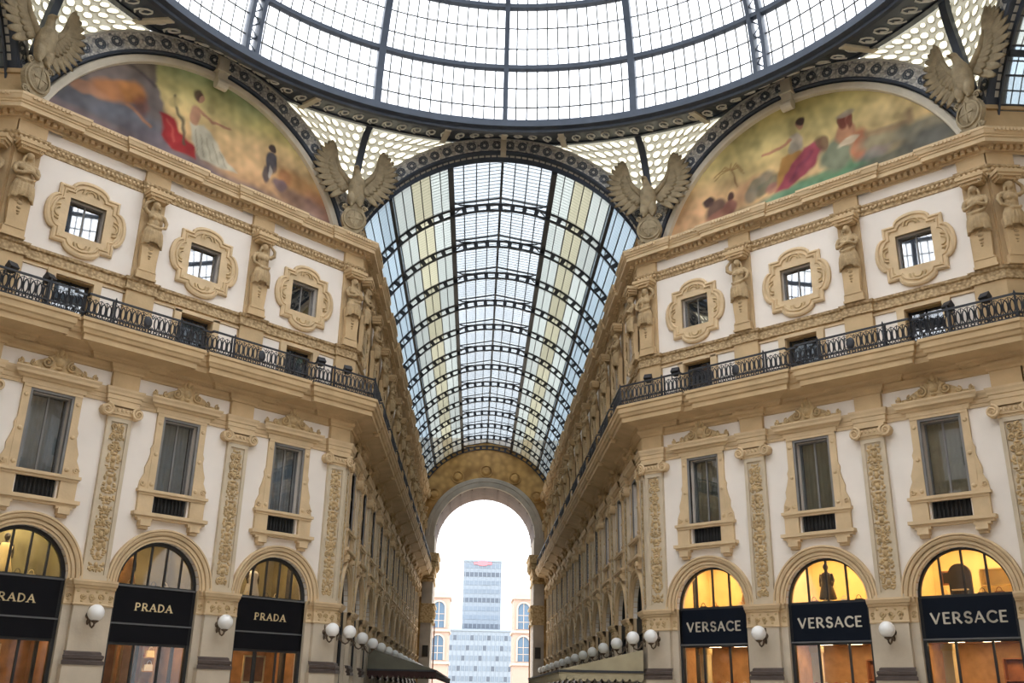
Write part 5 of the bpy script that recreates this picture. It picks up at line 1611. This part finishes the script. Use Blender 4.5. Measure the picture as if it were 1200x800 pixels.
# ------------------------------------------------------------------ triumphal arch closing the arcade
AE, AEZ, AER = LA, 18.7, 5.85
end = link('wall_end', None, None, (0, AE, 0), 0, kind='structure', label='end wall of the arcade with a tall round arch onto the square', category='wall')
g = G()
arcp = [(AER * math.cos(a), AEZ + AER * math.sin(a)) for a in [pi * i / 32 for i in range(33)]]
g.prism([(AER, 0)] + arcp + [(-AER, 0), (-9.4, 0), (-9.4, 30.4), (9.4, 30.4), (9.4, 0)], -8, -.05)
part('tympanum', g, 'tympanum', end)
g = G(); g.arcring(0, AEZ, [(AER - .02, -.3), (AER - .02, .16), (AER + .1, .2), (AER + .55, .2), (AER + .6, .28), (AER + 1.0, .30), (AER + 1.08, .1), (AER + 1.1, -.1)], 0, pi, 40); part('archivolt', g, 'end_stone', end)
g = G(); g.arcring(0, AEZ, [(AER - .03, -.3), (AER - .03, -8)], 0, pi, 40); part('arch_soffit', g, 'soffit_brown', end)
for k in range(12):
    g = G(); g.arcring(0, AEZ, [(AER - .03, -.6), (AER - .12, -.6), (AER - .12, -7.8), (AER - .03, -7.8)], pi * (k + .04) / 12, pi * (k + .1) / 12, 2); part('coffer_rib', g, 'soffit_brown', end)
for k in range(7):
    a = pi * (k + .5) / 7; g = G(); g.dome(0, 0, 0, .55, .55, .2, 12); g.arcring(0, 0, [(.62, 0), (.62, .12), (.74, .12), (.76, 0)], 0, 2 * pi, 20)
    part('medallion', g, 'tympanum', end, (7.75 * math.cos(a), .02, AEZ + 7.75 * math.sin(a)))
for s in (-1, 1):
    def bxs(g, a, b, *r): a, b = sorted((s * a, s * b)); g.box(a, b, *r)
    g = G(); bxs(g, 5.75, 6.95, -5.5, .15, 0, 13.6); bxs(g, 5.75, 6.95, -5.5, .2, 16.6, AEZ); part('jamb', g, 'end_stone', end)
    g = G(); bxs(g, 5.60, 7.1, -5.5, .35, 13.5, 13.8)
    for z, e in ((13.9, .1), (14.5, .2), (15.1, .35), (15.8, .5)): bxs(g, 5.75 - e, 7.0, -5.5, .2 + e, z, z + .62)
    for q in range(4): g.ell((s * 5.5, .3 + q * 1.2, 15.5), (.35, .35, .5), 8, 6); 
    g.ell((s * 6.4, -.5, 15.5), (.5, .35, .5), 8, 6)
    bxs(g, 5.15, 7.1, -5.5, .75, 16.4, 16.7); part('great_capital', g, 'carved', end)
    g = G(); bxs(g, 5.5, 7.0, -5.5, .4, 9.0, 9.3); bxs(g, 5.6, 7.0, -5.5, .35, 9.3, 10.8); bxs(g, 5.4, 7.0, -5.5, .5, 10.8, 11.1)
    for q in range(3): g.ell((s * 5.62, .3 + q * 1.4, 10.1), (.25, .3, .6), 8, 6)
    part('lesser_capital', g, 'carved', end)
    g = G(); bxs(g, 5.3, 5.42, -.3, -.1, 0, 9); part('drain_pipe', g, 'wood_red', end)
    g = G(); bxs(g, 5.95, 6.6, .15, .25, 5.4, 6.6); part('plaque', g, 'dark_room', end)

# ------------------------------------------------------------------ awnings along the long arcade
def awning(y0, y1, s, xw, xo, zt, zb, mt, mv, label):
    t = link('awning', None, None, (0, 0, 0), 0, label=label, category='awning')
    def P(x, y, z): return (s * x, y, z)
    g = G()
    for dz in (0, .04):
        pass
    v = [P(xw, y0, zt), P(xo, y0, zb), P(xo, y1, zb), P(xw, y1, zt), P(xw, y0, zt + .05), P(xo, y0, zb + .05), P(xo, y1, zb + .05), P(xw, y1, zt + .05)]
    g.add(v, [(0, 1, 2, 3), (7, 6, 5, 4), (0, 4, 5, 1), (1, 5, 6, 2), (2, 6, 7, 3), (3, 7, 4, 0)]); part('canopy', g, mt, t)
    for yy in (y0, y1):
        g = G(); v = [P(xw, yy - .02, zt), P(xo, yy - .02, zb), P(xw, yy - .02, zb), P(xw, yy + .02, zt), P(xo, yy + .02, zb), P(xw, yy + .02, zb)]
        g.add(v, [(0, 1, 2), (5, 4, 3), (0, 3, 4, 1), (1, 4, 5, 2), (2, 5, 3, 0)]); part('cheek', g, mt, t)
    def valance(a, b, alongx, fix):
        g = G(); L = b - a; k = max(2, int(L / .30)); pts = [(a, zb), ]
        low = []
        for i in range(k):
            u0 = a + L * i / k
            for j in range(6): tt = j / 6; low.append((u0 + L / k * tt, zb - .30 - .14 * math.sin(pi * tt)))
        poly = [(b, zb)] + [(a, zb)] + low + [(b, zb - .3)]
        n = len(poly)
        for w in (-.015, .015):
            pass
        vs = []
        for w in (-.015, .015):
            for u, z in poly: vs.append(P(u, fix + w, z) if alongx else P(fix + w, u, z))
        g.add(vs, [tuple(range(n)), tuple(range(2 * n - 1, n - 1, -1))] + [(i, (i + 1) % n, (i + 1) % n + n, i + n) for i in range(n)])
        part('scalloped_valance', g, mv, t)
    valance(xo, xw, True, y0); valance(y0, y1, False, xo)
    g = G(); a, b = sorted((s * xo, s * xw))
    g.box(a, b, -y0 - .05, -y0 + .07, zb - .06, zb + .04); g.box(s * xo - .05, s * xo + .05, -y1, -y0, zb - .06, zb + .04); part('edge_bar', g, 'iron', t)
awning(.25, 26, 1, XC - .35, 3.1, 3.62, 2.70, 'awning_beige', 'awning_beige', 'beige awning with scalloped valance under the arcade globe lamps')
awning(13.2, 50, -1, XC - .35, 3.0, 4.0, 2.85, 'awning_green', 'awning_dark', 'dark green-grey awning with scalloped valance along the long arcade')

# ------------------------------------------------------------------ beyond the arch
tw = link('office_tower', None, None, (1.45, 330, 0), 0, label='pale glass office tower with a red rooftop sign beyond the arch', category='building')
W2, ZT = 7.3, 49.8
g = G(); g.box(-W2, W2, -12, 0, 0, ZT); part('body', g, 'tower_frame', tw)
def slab_band():
    g = G(); g.box(-W2 + .4, W2 - .4, .02, .12, 0, 1.55); return g
for k in range(15):
    z = 2.6 + 3.15 * k
    o = part('window_band', shared('window_band|%d' % (k % 3 == 1), slab_band, 'tower_dark' if k % 3 == 1 else 'tower_glass'), None, tw, (0, 0, z))
for k in range(9):
    g = G(); x = -W2 + .8 + (2 * W2 - 1.6) * k / 8; g.box(x - .12, x + .12, .1, .25, 0, ZT); part('mullion', g, 'tower_frame', tw)
g = G(); g.box(-W2, W2, -.1, .3, ZT - .7, ZT); part('parapet', g, 'tower_frame', tw)
g = G(); g.prism([(2.3 * math.cos(a), ZT - 1.3 + .95 * math.sin(a)) for a in [2 * pi * i / 20 for i in range(20)]], .3, .5); g.box(-3.4, 3.4, .3, .45, ZT - 1.75, ZT - .9); part('red_sign', g, 'red_sign', tw, label='red rooftop sign')
lb = link('office_block', None, None, (1.3, 318, 0), 0, label='lower pale office block with rows of dark windows in front of the tower', category='building')
g = G(); g.box(-11.7, 11.7, -8, 0, 0, 23.3); part('body', g, 'tower_frame', lb)
def bwin():
    g = G(); g.box(-.55, .55, 0, .06, 0, 1.7); return g
for k in range(6):
    for j in range(15):
        part('window', shared('window|b%d' % ((k * 5 + j * 3) % 4 == 0), bwin, 'tower_dark' if (k * 5 + j * 3) % 4 == 0 else 'tower_glass'), None, lb, (-10.8 + 1.54 * j, 0, 2.2 + 3.5 * k))
for j in range(16):
    g = G(); x = -11.57 + 1.54 * j; g.box(x - .1, x + .1, 0, .2, 0, 23.3); part('pier', g, 'tower_frame', lb)
g = G(); g.box(-11.9, 11.9, -8, .3, 22.9, 23.5); part('cornice', g, 'tower_frame', lb)
def pavilion(s, label):
    t = link('arched_pavilion', None, None, (s * 11.2 + .3, 140, 0), 0, label=label, category='building', group='pair of pink stone pavilions')
    w = 5.2
    g = G(); g.box(-w, w, -10, 0, 0, 18.6); part('body', g, 'pink_stone', t)
    g = G(); g.prism([(-w - .1, 18.6), (w + .1, 18.6)] + [(w * math.cos(a) * .98, 18.7 + 1.9 * math.sin(a)) for a in [pi * i / 14 for i in range(15)]], -9.8, -.1); part('vaulted_top', g, 'cream_stone', t)
    for z in (6.6, 12.3, 18.4):
        g = G(); g.box(-w - .25, w + .25, -10, .3, z, z + .45); part('string_course', g, 'cream_stone', t)
    for z0, zs in ((7.3, 10.6), (13.0, 16.6)):
        for cx in (-3.3, 0, 3.3):
            R = 1.05
            g = G(); g.prism([(-R, z0), (R, z0)] + [(R * math.cos(a), zs + R * math.sin(a)) for a in [pi * i / 12 for i in range(13)]], .0, .06); wn_ = part('arched_window', g, 'blue_glass', t, (cx, 0, 0))
            g = G(); g.arcring(0, zs, [(R, 0), (R, .22), (R + .3, .22), (R + .3, 0)], 0, pi, 14); g.box(-R - .3, -R, 0, .22, z0, zs); g.box(R, R + .3, 0, .22, z0, zs); part('surround', g, 'cream_stone', wn_)
            g = G(); g.box(-.06, .06, .06, .12, z0, zs + R)
            for q in (1, 2): g.box(-R, R, .06, .1, z0 + q * 1.2, z0 + q * 1.2 + .1)
            part('mullion', g, 'cream_stone', wn_)
pavilion(-1, 'pink stone pavilion with arched windows on the drain-pipe side of the tower'); pavilion(1, 'pink stone pavilion with arched windows, standing closer to the tower')
